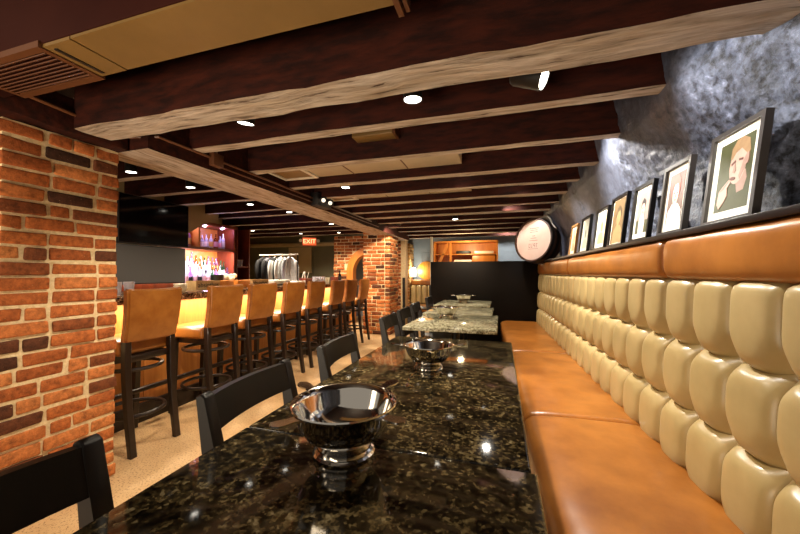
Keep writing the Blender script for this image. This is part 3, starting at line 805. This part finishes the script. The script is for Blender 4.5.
K2 = ([S(96, 66, 50), S(240, 226, 220), S(150, 66, 44), S(228, 178, 164), S(70, 44, 36), S(206, 120, 100)],
      [(1, [(.05, 0), (.10, .28), (.34, .42), (.70, .40), (.94, .26), (1, 0)]), (2, ell(.48, .72, .30, .26, 24)), (3, [(.40, .44), (.62, .44), (.64, .30), (.52, .22), (.40, .32)]), (3, ell(.50, .60, .19, .22, 24)),
       (2, [(.26, .70), (.30, .90), (.52, .95), (.74, .86), (.74, .68), (.58, .80), (.40, .78)]), (4, ell(.41, .62, .045, .018, 12)), (4, ell(.60, .61, .045, .018, 12)), (5, ell(.51, .48, .06, .018, 12)), (5, [(.50, .60), (.48, .53), (.54, .53)])])
K3 = ([S(150, 132, 126), S(74, 74, 46), S(216, 200, 190), S(40, 30, 28), S(206, 168, 152)],
      [(1, [(0, 0), (0, .34), (1, .30), (1, 0)]), (2, [(.28, 0), (.26, .30), (.40, .46), (.64, .44), (.78, .26), (.74, 0)]), (4, ell(.54, .60, .15, .17, 22)), (3, [(.36, .62), (.38, .78), (.54, .86), (.70, .78), (.71, .62), (.62, .72), (.46, .72)]),
       (4, [(.40, .10), (.52, .36), (.60, .30), (.50, .06)]), (3, ell(.48, .61, .03, .012, 10)), (3, ell(.60, .61, .03, .012, 10)), (3, ell(.54, .51, .045, .012, 10))])
K4 = ([S(104, 84, 56), S(140, 114, 78), S(74, 60, 42)], [(1, [(.12, 0), (.2, .3), (.4, .42), (.66, .4), (.86, .24), (.9, 0)]), (1, ell(.5, .6, .17, .2, 20)), (2, [(.3, .6), (.34, .8), (.52, .86), (.7, .76), (.7, .6), (.58, .74), (.42, .72)])])
K5 = ([S(206, 190, 150), S(170, 148, 108), S(150, 126, 88)], [(1, [(.1, 0), (.2, .3), (.42, .4), (.7, .36), (.9, 0)]), (2, ell(.52, .58, .14, .17, 20))])
K6 = ([S(214, 220, 204), S(184, 190, 172), S(150, 154, 138)], [(1, [(.1, 0), (.2, .26), (.42, .36), (.7, .33), (.9, 0)]), (2, ell(.5, .54, .13, .16, 20))])
portrait('largest framed portrait, light haired person with a hand to the mouth on green', 1.26, 1.515, .335, M['frame_grey'], K1, lx=.80)
portrait('grey framed portrait of a red haired person in white, beside the largest one', 1.645, 1.862, .325, M['frame_grey'], K2)
portrait('black framed portrait of a dark haired person in pale clothes, third from the near end', 1.965, 2.195, .315, M['frame_black'], K3)
portrait('black framed faded brown portrait without bright border, fourth from the near end', 2.30, 2.56, .33, M['frame_black'], K4, mw=.008)
portrait('black framed cream print, fifth from the near end', 2.625, 2.885, .31, M['frame_black'], K5)
portrait('black framed pale greenish print, sixth from the near end', 3.045, 3.312, .315, M['frame_black'], K6)
portrait('tan wood framed print, last of the row near the barrel', 3.455, 3.685, .30, M['frame_tan'], K5)
portrait('grey framed print cut off by the right edge of the photo', .83, 1.075, .30, M['frame_grey'], K4)

# ------------------------------------------------------------------ barrel on the corner
t = thing('barrel', 'dark oak barrel with a pale pink lettered head, high in the corner', 'barrel', (.462, 4.93, 1.645))
nrm = Vector((-.68, -.72, .10)).normalized(); q = nrm.to_track_quat('Z', 'Y').to_matrix().to_4x4(); t.matrix_world = Matrix.Translation((.462, 4.93, 1.645)) @ q
b = B(); lathe(b, [(0, -.16), (.294, -.16), (.304, -.13), (.312, -.08), (.308, 0), (.296, .075), (.278, .075), (.278, .05), (0, .05)], n=48); obj('staves', b, M['barrel_wood'], t)
b = B(); lathe(b, [(0, .046), (.277, .046), (.277, .056), (0, .056)], n=48); hd = tag(obj('barrel_head', b, M['barrel_face'], t), 'pale pink head with faded lettering')
for z0, z1, r0, r1 in ((.035, .072, .3045, .2985), (-.05, -.01, .3125, .3115), (-.15, -.125, .298, .306)):
    b = B(); lathe(b, [(r0+.001, z0), (r0+.005, z0), (r1+.005, z1), (r1+.001, z1), (r0+.001, z0)], n=48); obj('hoop', b, M['hoop'], t)
b = B()
# faded, illegible lines of lettering
up = q.inverted() @ Vector((0, 0, 1, 0)); up = Vector((up.x, up.y, 0)).normalized(); rt = Vector((up.y, -up.x, 0))
RL = random.Random(3)
def F2(u, v, d): return rt*u+up*v+Vector((0, 0, d))
for v, hw_, hh in ((.155, .07, .012), (.13, .055, .010), (.105, .06, .010), (.05, .02, .01), (.02, .045, .010), (-.012, .06, .010), (-.125, .075, .006)):
    x = -hw_
    while x < hw_:
        wd = RL.uniform(.006, .014); prism(b, [(x, v), (x+wd, v), (x+wd, v+hh), (x, v+hh)], F2, .0562, .0568); x += wd+.004
x = -.07
for k in range(4):                                  # four larger numerals or letters
    for (p, r, s, e) in (((0, .006, 0, .055), (.022, .028, 0, .055), (0, .028, .049, .055), (0, .028, 0, .006)), ((.010, .017, 0, .055), (.010, .026, .048, .055), (.004, .024, 0, .006)), ((0, .006, .02, .055), (0, .028, .024, .030), (0, .026, .049, .055), (.021, .028, 0, .055)), ((.010, .016, 0, .055), (0, .028, .049, .055)))[k]:
        prism(b, [(x+p, -.105+s), (x+r, -.105+s), (x+r, -.105+e), (x+p, -.105+e)], F2, .0562, .0568)
    x += .038
obj('lettering', b, M['barrel_ink'], hd)

# ------------------------------------------------------------------ partition, hanging cable
b = B(); box(b, -1.115, .66, 5.46, 5.52, 0, 1.385, .004)
tag(obj('partition', b, M['partition']), 'dark brown partition panel closing the far end of the bench', 'partition')
b = B(); pts = []
for i in range(15):
    a = i/14; zz = 2.0-.22*a*a; yy = 5.0-.35*a+.05*math.sin(a*9); wq = wall_pt(yy, zz); wq = BQ(wq.x-.03, yy); pts.append((wq.x, wq.y, zz))
tube(b, pts, .010, 8); tag(obj('cable', b, M['cable']), 'loose white cable hanging on the rubble wall above the barrel', 'cable')

# ------------------------------------------------------------------ beyond the partition: open storage cabinet
t = thing('storage_cabinet', 'open honey wood storage cabinet seen over the partition', 'cabinet')
NX0, NX1, NY = -1.42, -.09, 7.4
b = B(); box(b, NX0-.03, NX0, NY, NY+.42, 0, 1.9, .003); box(b, NX1, NX1+.03, NY, NY+.42, 0, 1.9, .003); box(b, NX0-.03, NX1+.03, NY, NY+.42, 1.87, 1.905); box(b, NX0, NX1, NY+.40, NY+.42, .2, 1.87); obj('carcass', b, M['orange_wood'], t)
b = B(); box(b, NX0, NX1, NY+.02, NY+.40, 1.60, 1.62); box(b, NX0, NX1, NY+.02, NY+.4, 1.30, 1.33); obj('shelf', b, M['orange_wood'], t)
b = B(); box(b, -1.09, -1.04, NY-.005, NY+.02, .2, 1.87); obj('post', b, M['orange_wood'], t)
b = B(); prism(b, [(-1.40, 1.34), (-1.33, 1.34), (-1.1, 1.82), (-1.1, 1.87), (-1.15, 1.87)], lambda u, v, d: (u, d, v), NY+.02, NY+.05); obj('brace', b, M['orange_wood'], t)
for i, (x0, x1, z0, z1, m, nm, lab) in enumerate(((-1.0, -.62, 1.335, 1.50, 'paper', 'paper_roll', 'pale paper roll lying low in the storage cabinet'), (-.60, -.12, 1.335, 1.58, 'orange_wood', 'box', 'orange box standing at right in the storage cabinet'),
                                     (-.95, -.65, 1.622, 1.69, 'black', 'box', 'dark low box on the upper storage shelf'), (-.55, -.15, 1.622, 1.68, 'cream', 'box', 'cream flat box on the upper storage shelf'))):
    b = B()
    if nm == 'paper_roll': tube(b, [(x0, NY+.15, z0+.082), (x1, NY+.15, z0+.082)], .081, 20)
    else: box(b, x0, x1, NY+.06, NY+.32, z0, z1, .006)
    tag(obj(nm, b, M[m]), lab, 'box' if nm == 'box' else 'roll')
spot('added can spotlight beyond the partition, brightening the grey wall', (.15, 7.5, 2.1), (.2, 8.6, 1.3), 45, (1, .97, .92), 140)  # extra spotlight added to brighten the grey back wall
light('POINT', 'cabinet_fill', (-.7, 7.05, 1.75), 22, (1, .78, .45), size=.06)  # added point fill in front of the cabinet, no fixture
b = B(); box(b, -1.50, -1.452, 7.3, 7.36, 0, 2.0, .004); tag(obj('post', b, M['white_trim']), 'slim pale post beside the open storage cabinet', 'post')

# back banquette, lamp and disc
t = thing('banquette', 'short cream tufted bench with tan top against the blue grey back wall', 'bench', (-1.85, 8.1, 0))
b = B(); box(b, -.32, .38, -.5, .1, 0, .30); obj('plinth', b, M['partition'], t)
b = B(); box(b, -.32, .38, -.55, .05, .30, .44, .04, seg=4); obj('seat_cushion', b, M['leather_tan'], t, 60)
b = B()
for i in range(5): box(b, -.32+i*.14, -.32+(i+1)*.14-.003, .03, .2, .43, .90, .05, seg=4)
obj('tufted_back', b, M['leather_cream'], t, 60)
b = B(); box(b, -.32, .38, .05, .45, .90, 1.03, .03, seg=4); obj('headrest', b, M['leather_tan'], t, 60)
t = thing('wooden_disc', 'round amber barrel end leaning on the far bench top', 'barrel end', (-1.80, 8.28, 1.03))
mt = Matrix.Translation((0, .02, .235)) @ Matrix.Rotation(PI/2-.12, 4, 'X')
b = B(); lathe(b, [(0, -.02), (.22, -.02), (.235, -.012), (.235, .012), (.22, .02), (0, .02)], n=40, mtx=mt); obj('disc', b, M['disc_wood'], t)
b = B()
for x in (-.14, -.05, .05, .14): box(b, x-.002, x+.002, -.19, .19, .0195, .021, mtx=mt)
obj('board_joint', b, M['stool_wood'], t)
t = thing('table_lamp', 'small glowing white lamp on the far bench top beside the amber disc', 'lamp', (-2.14, 8.3, 1.03))
b = B(); lathe(b, [(0, 0), (.05, 0), (.05, .012), (.015, .02), (.012, .08), (0, .08)], n=20); obj('base', b, M['black_metal'], t)
b = B(); lathe(b, [(0, .075), (.055, .08), (.062, .2), (.05, .30), (0, .305)], n=24); obj('lamp_shade', b, M['glow_lamp'], t)
light('POINT', 'lamp_glow', (-2.05, 8.15, 1.25), 16, (1, .92, .72), size=.08)
t = thing('side_chair', 'black ladder chair by the far cream bench', 'chair', (-1.40, 7.0, 0), PI)
for s in (-.19, .19):
    b = B(); box(b, -.02, .02, s-.018, s+.018, 0, .95, .004); obj('leg', b, M['black_wood'], t)
    b = B(); box(b, .36, .395, s-.018, s+.018, 0, .44, .004); obj('leg', b, M['black_wood'], t)
b = B(); box(b, -.01, .41, -.21, .21, .44, .47, .008); obj('seat', b, M['black_wood'], t)
for z in (.62, .74, .86):
    b = B(); box(b, -.012, .012, -.17, .17, z, z+.055, .003); obj('back_slat', b, M['black_wood'], t)
b = B(); box(b, -2.04, -1.99, 6.95, 7.0, 0, 1.10); tag(obj('partition_post', b, M['black']), 'dark narrow post standing beside the far brick pillar', 'post')

# ================================================================== BEHIND THE BAR
# television, grey display, soffit
t = thing('television', 'large black television hanging above the bar beside the pillar', 'television', (-3.9, 2.96, 1.80), 0)
b = B(); box(b, -.05, 0, -.42, .42, -.275, .27, .006); obj('casing', b, M['black'], t)
b = B(); box(b, 0, .003, -.41, .41, -.262, .26); obj('screen', b, M['screen'], t)
b = B(); tube(b, [(-.05, 0, .1), (-.2, 0, .2), (-.2, 0, .5)], .02, 8); obj('mount_arm', b, M['black'], t)
t = thing('display_panel', 'dark grey flat display standing below the black television', 'display', (-3.9, 2.92, 1.0), 0)
b = B(); box(b, -.05, 0, -.42, .42, .07, .515, .006); obj('casing', b, M['black'], t)
b = B(); box(b, 0, .003, -.41, .41, .085, .505); obj('screen', b, M['screen_grey'], t)
b = B(); box(b, -.08, .02, -.40, .40, 0, .075, .004); obj('stand', b, M['red_wood'], t)
b = B()
prism(b, [(2.3, 1.55), (3.62, 1.55), (3.72, 1.775), (3.97, 1.925), (4.25, 2.06), (4.3, CZ), (2.3, CZ)], lambda u, v, d: (d, u, v), -4.38, -4.30)
tag(obj('stair_soffit', b, M['beige_wall']), 'beige wall panel with a slanted lower edge behind the televisions', 'wall panel')
t = thing('back_bar', 'dark red wood back counter behind the bar', 'counter')
b = B(); box(b, -4.9, -3.75, 1.7, 5.1, .04, .96, .004); obj('cabinet', b, M['red_wood'], t)
b = B(); box(b, -4.92, -3.72, 1.7, 5.1, .96, 1.0, .004); obj('countertop', b, M['black'], t)
# bottle cabinet
t = thing('bottle_cabinet', 'red brown bottle shelves lit violet behind the bar', 'shelf', (0, 0, 0))
CX0, CX1, CY0, CY1 = -4.80, -4.42, 3.5, 4.74
b = B(); box(b, CX0, CX0+.02, CY0, CY1, 1.0, 1.95); obj('back_panel', b, M['orange_wood'], t)
b = B(); box(b, CX0, CX1, CY1-.03, CY1, 1.0, 1.95); obj('side_panel', b, M['red_wood'], t)
b = B(); box(b, CX0+.02, CX1, CY0, CY1-.03, 1.565, 1.6); obj('shelf', b, M['red_wood'], t)
b = B(); box(b, CX0, CX1+.02, CY0, CY1+.03, 1.95, 2.0, .004); obj('top', b, M['red_wood'], t)
b = B(); box(b, CX0+.02, CX1-.02, 4.02, 4.05, 1.6, 1.95); obj('divider', b, M['orange_wood'], t)
for k in range(2):
    b = B(); box(b, CX0+.02, CX0+.30-.13*k, CY0+.1, CY1-.03, 1.0+.10*k+(.002 if k else 0), 1.10+.10*k); obj('riser', b, M['white_trim'], t)
b = B(); box(b, CX1-.03, CX1, CY0+.05, CY1-.05, 1.0, 1.02); obj('light_strip', b, M['glow_cool'], t)
for i, y in enumerate((3.85, 4.2, 4.55)):
    b = B(); lathe(b, [(0, 1.94), (.025, 1.94), (.025, 1.95), (0, 1.95)], (CX1-.1, y, 0), 16); obj('puck_light', b, M['glow_cool'], t)
    light('POINT', 'shelf_glow', (CX1-.06, y, 1.91), 3.0, PURPLE, size=.02)
o_ = light('AREA', 'shelf_strip', (CX1+.0, 4.1, 1.555), 30, (.92, .78, 1.0), None, .05, sy=1.1); o_.rotation_euler = (0, .25, 0)

def bottle(label, loc, gi, li, h, r, group):
    b = B()
    lathe(b, [(0, 0), (r*.95, 0), (r, .006), (r, h*.58), (r*.85, h*.66), (r*.36, h*.76), (r*.34, h*.93), (r*.4, h*.935), (r*.4, h), (0, h)], n=12, mi=0)
    lathe(b, [(r+.0008, h*.14), (r+.0016, h*.14), (r+.0016, h*.48), (r+.0008, h*.48), (r+.0008, h*.14)], n=12, mi=1)
    o = obj('bottle', b, [GL[gi], LBL[li]], None, 40, loc)
    return tag(o, label, 'bottle', group)
RB_ = random.Random(11)
names = ['clear', 'amber', 'green', 'violet tinted', 'dark', 'red']; lbn = ['white', 'gold', 'pink', 'black']
k = 0
for i in range(12):
    y = 3.78+i*.076
    if abs(y-4.035) < .05: continue
    gi, li = RB_.choice((0, 0, 3, 1, 5)), RB_.randrange(4)
    bottle('%s glass bottle with %s label on the upper violet shelf' % (names[gi], lbn[li]), (CX1-.10-RB_.uniform(0, .1), y, 1.6), gi, li, RB_.uniform(.20, .29), RB_.uniform(.028, .034), 'bottles on the upper bar shelf')
tiers = [(CX0+.10, 1.20), (CX0+.24, 1.10), (CX0+.345, 1.02 if False else 1.0)]
tn = ['back tier', 'middle tier', 'front tier']
for ti, (x, z) in enumerate(tiers):
    for i in range(13):
        y = 3.66+i*.079+(.03 if ti % 2 else 0)
        if y > 4.66: continue
        gi, li = RB_.choice((0, 0, 0, 3, 1, 2, 4, 3)), RB_.randrange(4)
        bottle('%s glass bottle with %s label on the %s of the lower bar shelves' % (names[gi], lbn[li], tn[ti]), (x+RB_.uniform(-.01, .01), y, z+.0005), gi, li, RB_.uniform(.25, .33), RB_.uniform(.029, .035), 'bottles on the lower bar shelves')
# dark cabinet with glasses
t = thing('dark_cabinet', 'dark red open cabinet with glasses right of the bottle shelves', 'cabinet')
b = B(); box(b, -4.80, -4.78, 4.80, 5.12, 1.0, 2.0); box(b, -4.78, -4.44, 4.80, 4.82, 1.0, 2.0); box(b, -4.78, -4.44, 5.10, 5.12, 1.0, 2.0); obj('carcass', b, M['red_wood'], t)
b = B(); box(b, -4.78, -4.45, 4.82, 5.10, 1.30, 1.32); obj('shelf', b, M['red_wood'], t)
def tumbler(label, loc, h=.12, r=.035, m=None, group='glasses on the dark cabinet shelf'):
    b = B(); lathe(b, [(0, 0), (r*.8, 0), (r, h), (r*.93, h), (r*.72, .008), (0, .008)], n=16)
    return tag(obj('glass', b, m or GL[0], None, 40, loc), label, 'glass', group)
for i in range(6): tumbler('clear tumbler on the shelf of the dark cabinet', (-4.55-.09*(i % 2), 4.87+.075*(i//2), 1.3205))

# things on the counter, z = 1.028
CT = 1.0285
def crate(label, loc, L_, D_, H_, rz=0, txt=None):
    t = thing('wooden_crate', label, 'crate', loc, rz)
    b = B(); th = .008
    box(b, -D_/2, D_/2, -L_/2, L_/2, 0, th); box(b, D_/2-th, D_/2, -L_/2, L_/2, th, H_); box(b, -D_/2, -D_/2+th, -L_/2, L_/2, th, H_)
    box(b, -D_/2+th, D_/2-th, -L_/2, -L_/2+th, th, H_); box(b, -D_/2+th, D_/2-th, L_/2-th, L_/2, th, H_); obj('box', b, M['crate_wood'], t)
    if txt:
        mx = Matrix.Translation((D_/2+.0012, 0, H_*.5)) @ Matrix.Rotation(PI/2, 4, 'Z') @ Matrix.Rotation(PI/2, 4, 'X')
        text_mesh('lettering', txt, H_*.78, M['ink'], t, mx)
    return t
crate('pale wooden crate with black lettering on the counter behind the second stool', (-3.02, 2.80, CT), .30, .14, .09, 0, 'absinthes')
crate('pale wooden crate with black lettering on the counter behind the third stool', (-3.02, 3.60, CT), .30, .14, .09, 0, 'absinthes')
b = B(); box(b, -.06, .06, -.11, .11, 0, .085, .004); tag(obj('orange_box', b, M['orange_wood'], None, 35, (-3.03, 3.06, CT)), 'plain orange box next to the nearer lettered crate', 'box')
b = B(); box(b, -.06, .06, -.10, .10, 0, .085, .004); tag(obj('orange_box', b, M['orange_wood'], None, 35, (-3.03, 3.33, CT)), 'plain orange box just left of the farther lettered crate', 'box')
b = B(); lathe(b, [(0, 0), (.06, 0), (.068, .15), (.062, .15), (.055, .01), (0, .01)], n=24); tag(obj('pot', b, M['black'], None, 40, (-3.16, 3.12, CT)), 'black round pot behind the orange box on the bar', 'pot')
t = thing('garlic_basket', 'cream lumpy bundle heaped beside the black pot on the bar', 'food', (-3.14, 3.29, CT))
b = B(); lathe(b, [(0, 0), (.07, 0), (.09, .09), (.083, .09), (.065, .01), (0, .01)], n=20); obj('basket', b, M['crate_wood'], t)
b = B(); RG = random.Random(5)
for i in range(16):
    a = RG.uniform(0, 2*PI); rr = RG.uniform(0, .06)
    bmesh.ops.create_icosphere(b, subdivisions=2, radius=RG.uniform(.022, .032), matrix=Matrix.Translation((rr*math.cos(a), rr*math.sin(a), .095+RG.uniform(0, .045))))
tag(obj('bulbs', b, M['cream'], t), 'cream bulbs', kind='stuff')
for i in range(3):
    b = B(); r = .06; lathe(b, [(0, 0), (r*.6, 0), (r, .028), (r*.96, .030), (r*.55, .006), (0, .006)], n=24)
    tag(obj('saucer', b, M['cream'], None, 40, (-2.98, 2.50, CT+.018*i+.0005*i)), 'cream bowl in the little stack at the near end of the bar, %s' % ('lowest', 'middle', 'topmost')[i], 'bowl', 'stacked cream bowls on the bar')
for i in range(3): tumbler('cut glass tumbler on the bar beside the near brick pillar', (-2.92, 1.80+.095*i, CT), .10, .038, None, 'tumblers at the near end of the bar')
t = thing('tray', 'white tray of folded napkins on the bar behind the fourth stool', 'tray', (-3.05, 4.05, CT))
b = B(); box(b, -.12, .12, -.2, .2, 0, .02, .006); obj('tray', b, M['black'], t)
b = B(); box(b, -.1, .1, -.18, .18, .02, .075, .008); obj('napkins', b, M['paper'], t)
b = B(); box(b, -.09, .09, -.12, .12, 0, .05, .008); tag(obj('napkin_stack', b, M['paper'], None, 35, (-2.98, 4.42, CT)), 'stack of white napkins beside the straw caddy', 'napkins')
t = thing('straw_caddy', 'dark red caddy holding white straws on the bar', 'caddy', (-3.0, 4.72, CT))
b = B(); box(b, -.06, .06, -.1, .1, 0, .09, .005); obj('holder', b, M['red_wood'], t)
RS = random.Random(2)
for i in range(7):
    b = B(); x, y = RS.uniform(-.03, .03), -.09+.015*i; tube(b, [(x, y, .085), (x+RS.uniform(-.03, .03), y+RS.uniform(-.04, .04), .19)], .004, 6); obj('straw', b, M['paper'], t)
for i in range(5): tumbler('clear tumbler in the row on the bar right of the straw caddy', (-2.96, 4.90+.075*i, CT), .11, .032, None, 'tumblers on the bar right of the straw caddy')
for i in range(4):
    b = B(); lathe(b, [(0, 0), (.026, 0), (.038, .09), (.035, .09), (.024, .006), (0, .006)], n=18)
    tag(obj('cup', b, M['cream'], None, 40, (-3.02-.085*(i % 2), 5.36+.09*(i//2), CT)), 'white cup in the group at the far end of the bar', 'cup', 'white cups on the bar')
bottle('dark glass bottle standing alone at the far end of the bar', (-2.95, 5.80, CT), 4, 3, .22, .03, None)
b = B(); box(b, -.05, .05, -.06, .06, 0, .10, .004); tag(obj('menu_holder', b, M['red_wood'], None, 35, (-3.0, 5.68, CT)), 'dark red box beside the lone bottle on the bar', 'box')

# coat rack and jackets
t = thing('coat_rack', 'coat rack with a pale rail in the alcove behind the bar', 'rack', (-4.72, 6.3, 0))
b = B(); tube(b, [(-.48, 0, 1.60), (.52, 0, 1.60)], .016, 12); obj('rail', b, M['white_trim'], t)
for x in (-.47, .51):
    b = B(); tube(b, [(x, 0, .03), (x, 0, 1.6)], .015, 10); obj('post', b, M['black_metal'], t)
    b = B(); box(b, x-.02, x+.02, -.25, .25, 0, .03, .005); obj('foot', b, M['black_metal'], t)
def jacket(label, x, m, length=.62, w_=.21, m2=None):
    t = thing('jacket', label, 'jacket', (-4.72+x, 6.3, 1.60), 0, None)
    b = B(); tube(b, [(0, 0, -.005), (.0, .02, .012), (0, .0, .022), (0, -.02, .01), (0, -.012, -.03), (0, 0, -.06)], .003, 6); tube(b, [(0, -.17, -.12), (0, 0, -.06), (0, .17, -.12)], .006, 6); obj('hanger', b, M['orange_wood'], t)
    b = B(); secs = [(.06, .05, -.055), (.10, .05, -.075), (w_, .055, -.125), (w_*.95, .07, -.28), (w_*.88, .065, -.42), (w_*1.0, .075, -length)]
    rings = []
    for k_, (ry, rx_, z) in enumerate(secs):
        rings.append([b.verts.new((rx_*math.sin(a)*(1+.12*math.sin(5*a+k_)), ry*math.cos(a), z+.01*math.sin(3*a+x*20))) for a in [2*PI*i/24 for i in range(24)]])
    for p, q in zip(rings, rings[1:]):
        for j in range(24): b.faces.new((p[j], p[(j+1) % 24], q[(j+1) % 24], q[j]))
    b.faces.new(rings[0][::-1]); b.faces.new(rings[-1]); obj('body', b, m, t, 60)
    for s in (-1, 1):
        b = B(); tube(b, [(0, s*(w_-.03), -.14), (.012, s*(w_+.02), -.25), (.02, s*(w_+.03), -.42), (.025, s*(w_+.01), -length+.04)], [.045, .05, .046, .04], 12); obj('sleeve', b, m2 or m, t, 60)
    b = B(); tube(b, [(.055, -.01, -.2), (.03, -.05, -.09), (0, -.06, -.05), (-.03, -.05, -.07)], [.014, .018, .016, .012], 8); obj('collar', b, m2 or m, t, 60)
jacket('black jacket at the left end of the coat rack', -.36, M['black_cloth'])
jacket('charcoal jacket beside the black one on the coat rack', -.20, M['dark_grey_cloth'], m2=M['black_cloth'])
jacket('black jacket with white sleeves in the middle of the coat rack', -.03, M['black_cloth'], m2=M['white_cloth'])
jacket('white jacket on the coat rack beside the light grey one', .13, M['white_cloth'])
jacket('light grey jacket at the right end of the coat rack', .31, M['grey_cloth'], .66)

# exit sign, fire alarm
t = thing('exit_sign', 'glowing orange exit sign hanging before the olive back wall', 'sign', (-4.55, 7.3, 1.98), .57)
b = B(); box(b, -.17, .17, -.03, .03, -.10, .10, .008); obj('housing', b, M['red_plastic'], t)
b = B(); box(b, -.16, .16, -.034, -.03, -.092, .092); obj('face', b, M['exit_glow'], t)
text_mesh('lettering', 'EXIT', .15, M['exit_letter'], t, Matrix.Translation((0, -.0355, -.002)) @ Matrix.Rotation(PI/2, 4, 'X'))
for s in (-1, 1):
    b = B(); lathe(b, [(0, -.02), (.03, -.015), (.04, .02), (0, .025)], n=16, mtx=Matrix.Translation((s*.21, -.02, .02)) @ Matrix.Rotation(PI/2, 4, 'X')); obj('lamp_head', b, M['cream'], t)
b = B(); tube(b, [(0, 0, .1), (0, 0, CZ-1.98)], .012, 8); obj('stem', b, M['black'], t)
t = thing('fire_alarm', 'small red fire alarm beside the arched brick wall', 'alarm', (-4.14, 7.99, 1.86))
b = B(); box(b, -.07, .07, -.05, 0, -.08, .08, .008); obj('housing', b, M['red_plastic'], t)
b = B(); lathe(b, [(0, 0), (.035, .0), (.03, .012), (0, .015)], n=16, mtx=Matrix.Translation((0, -.05, -.03)) @ Matrix.Rotation(PI/2, 4, 'X')); obj('strobe', b, M['white_trim'], t)
b = B(); box(b, -5.6, -4.9, 7.94, 7.985, 1.2, 1.9); 
tag(obj('wall_board', b, M['beige_wall']), 'pale beige board on the alcove wall behind the coat rack', 'board')
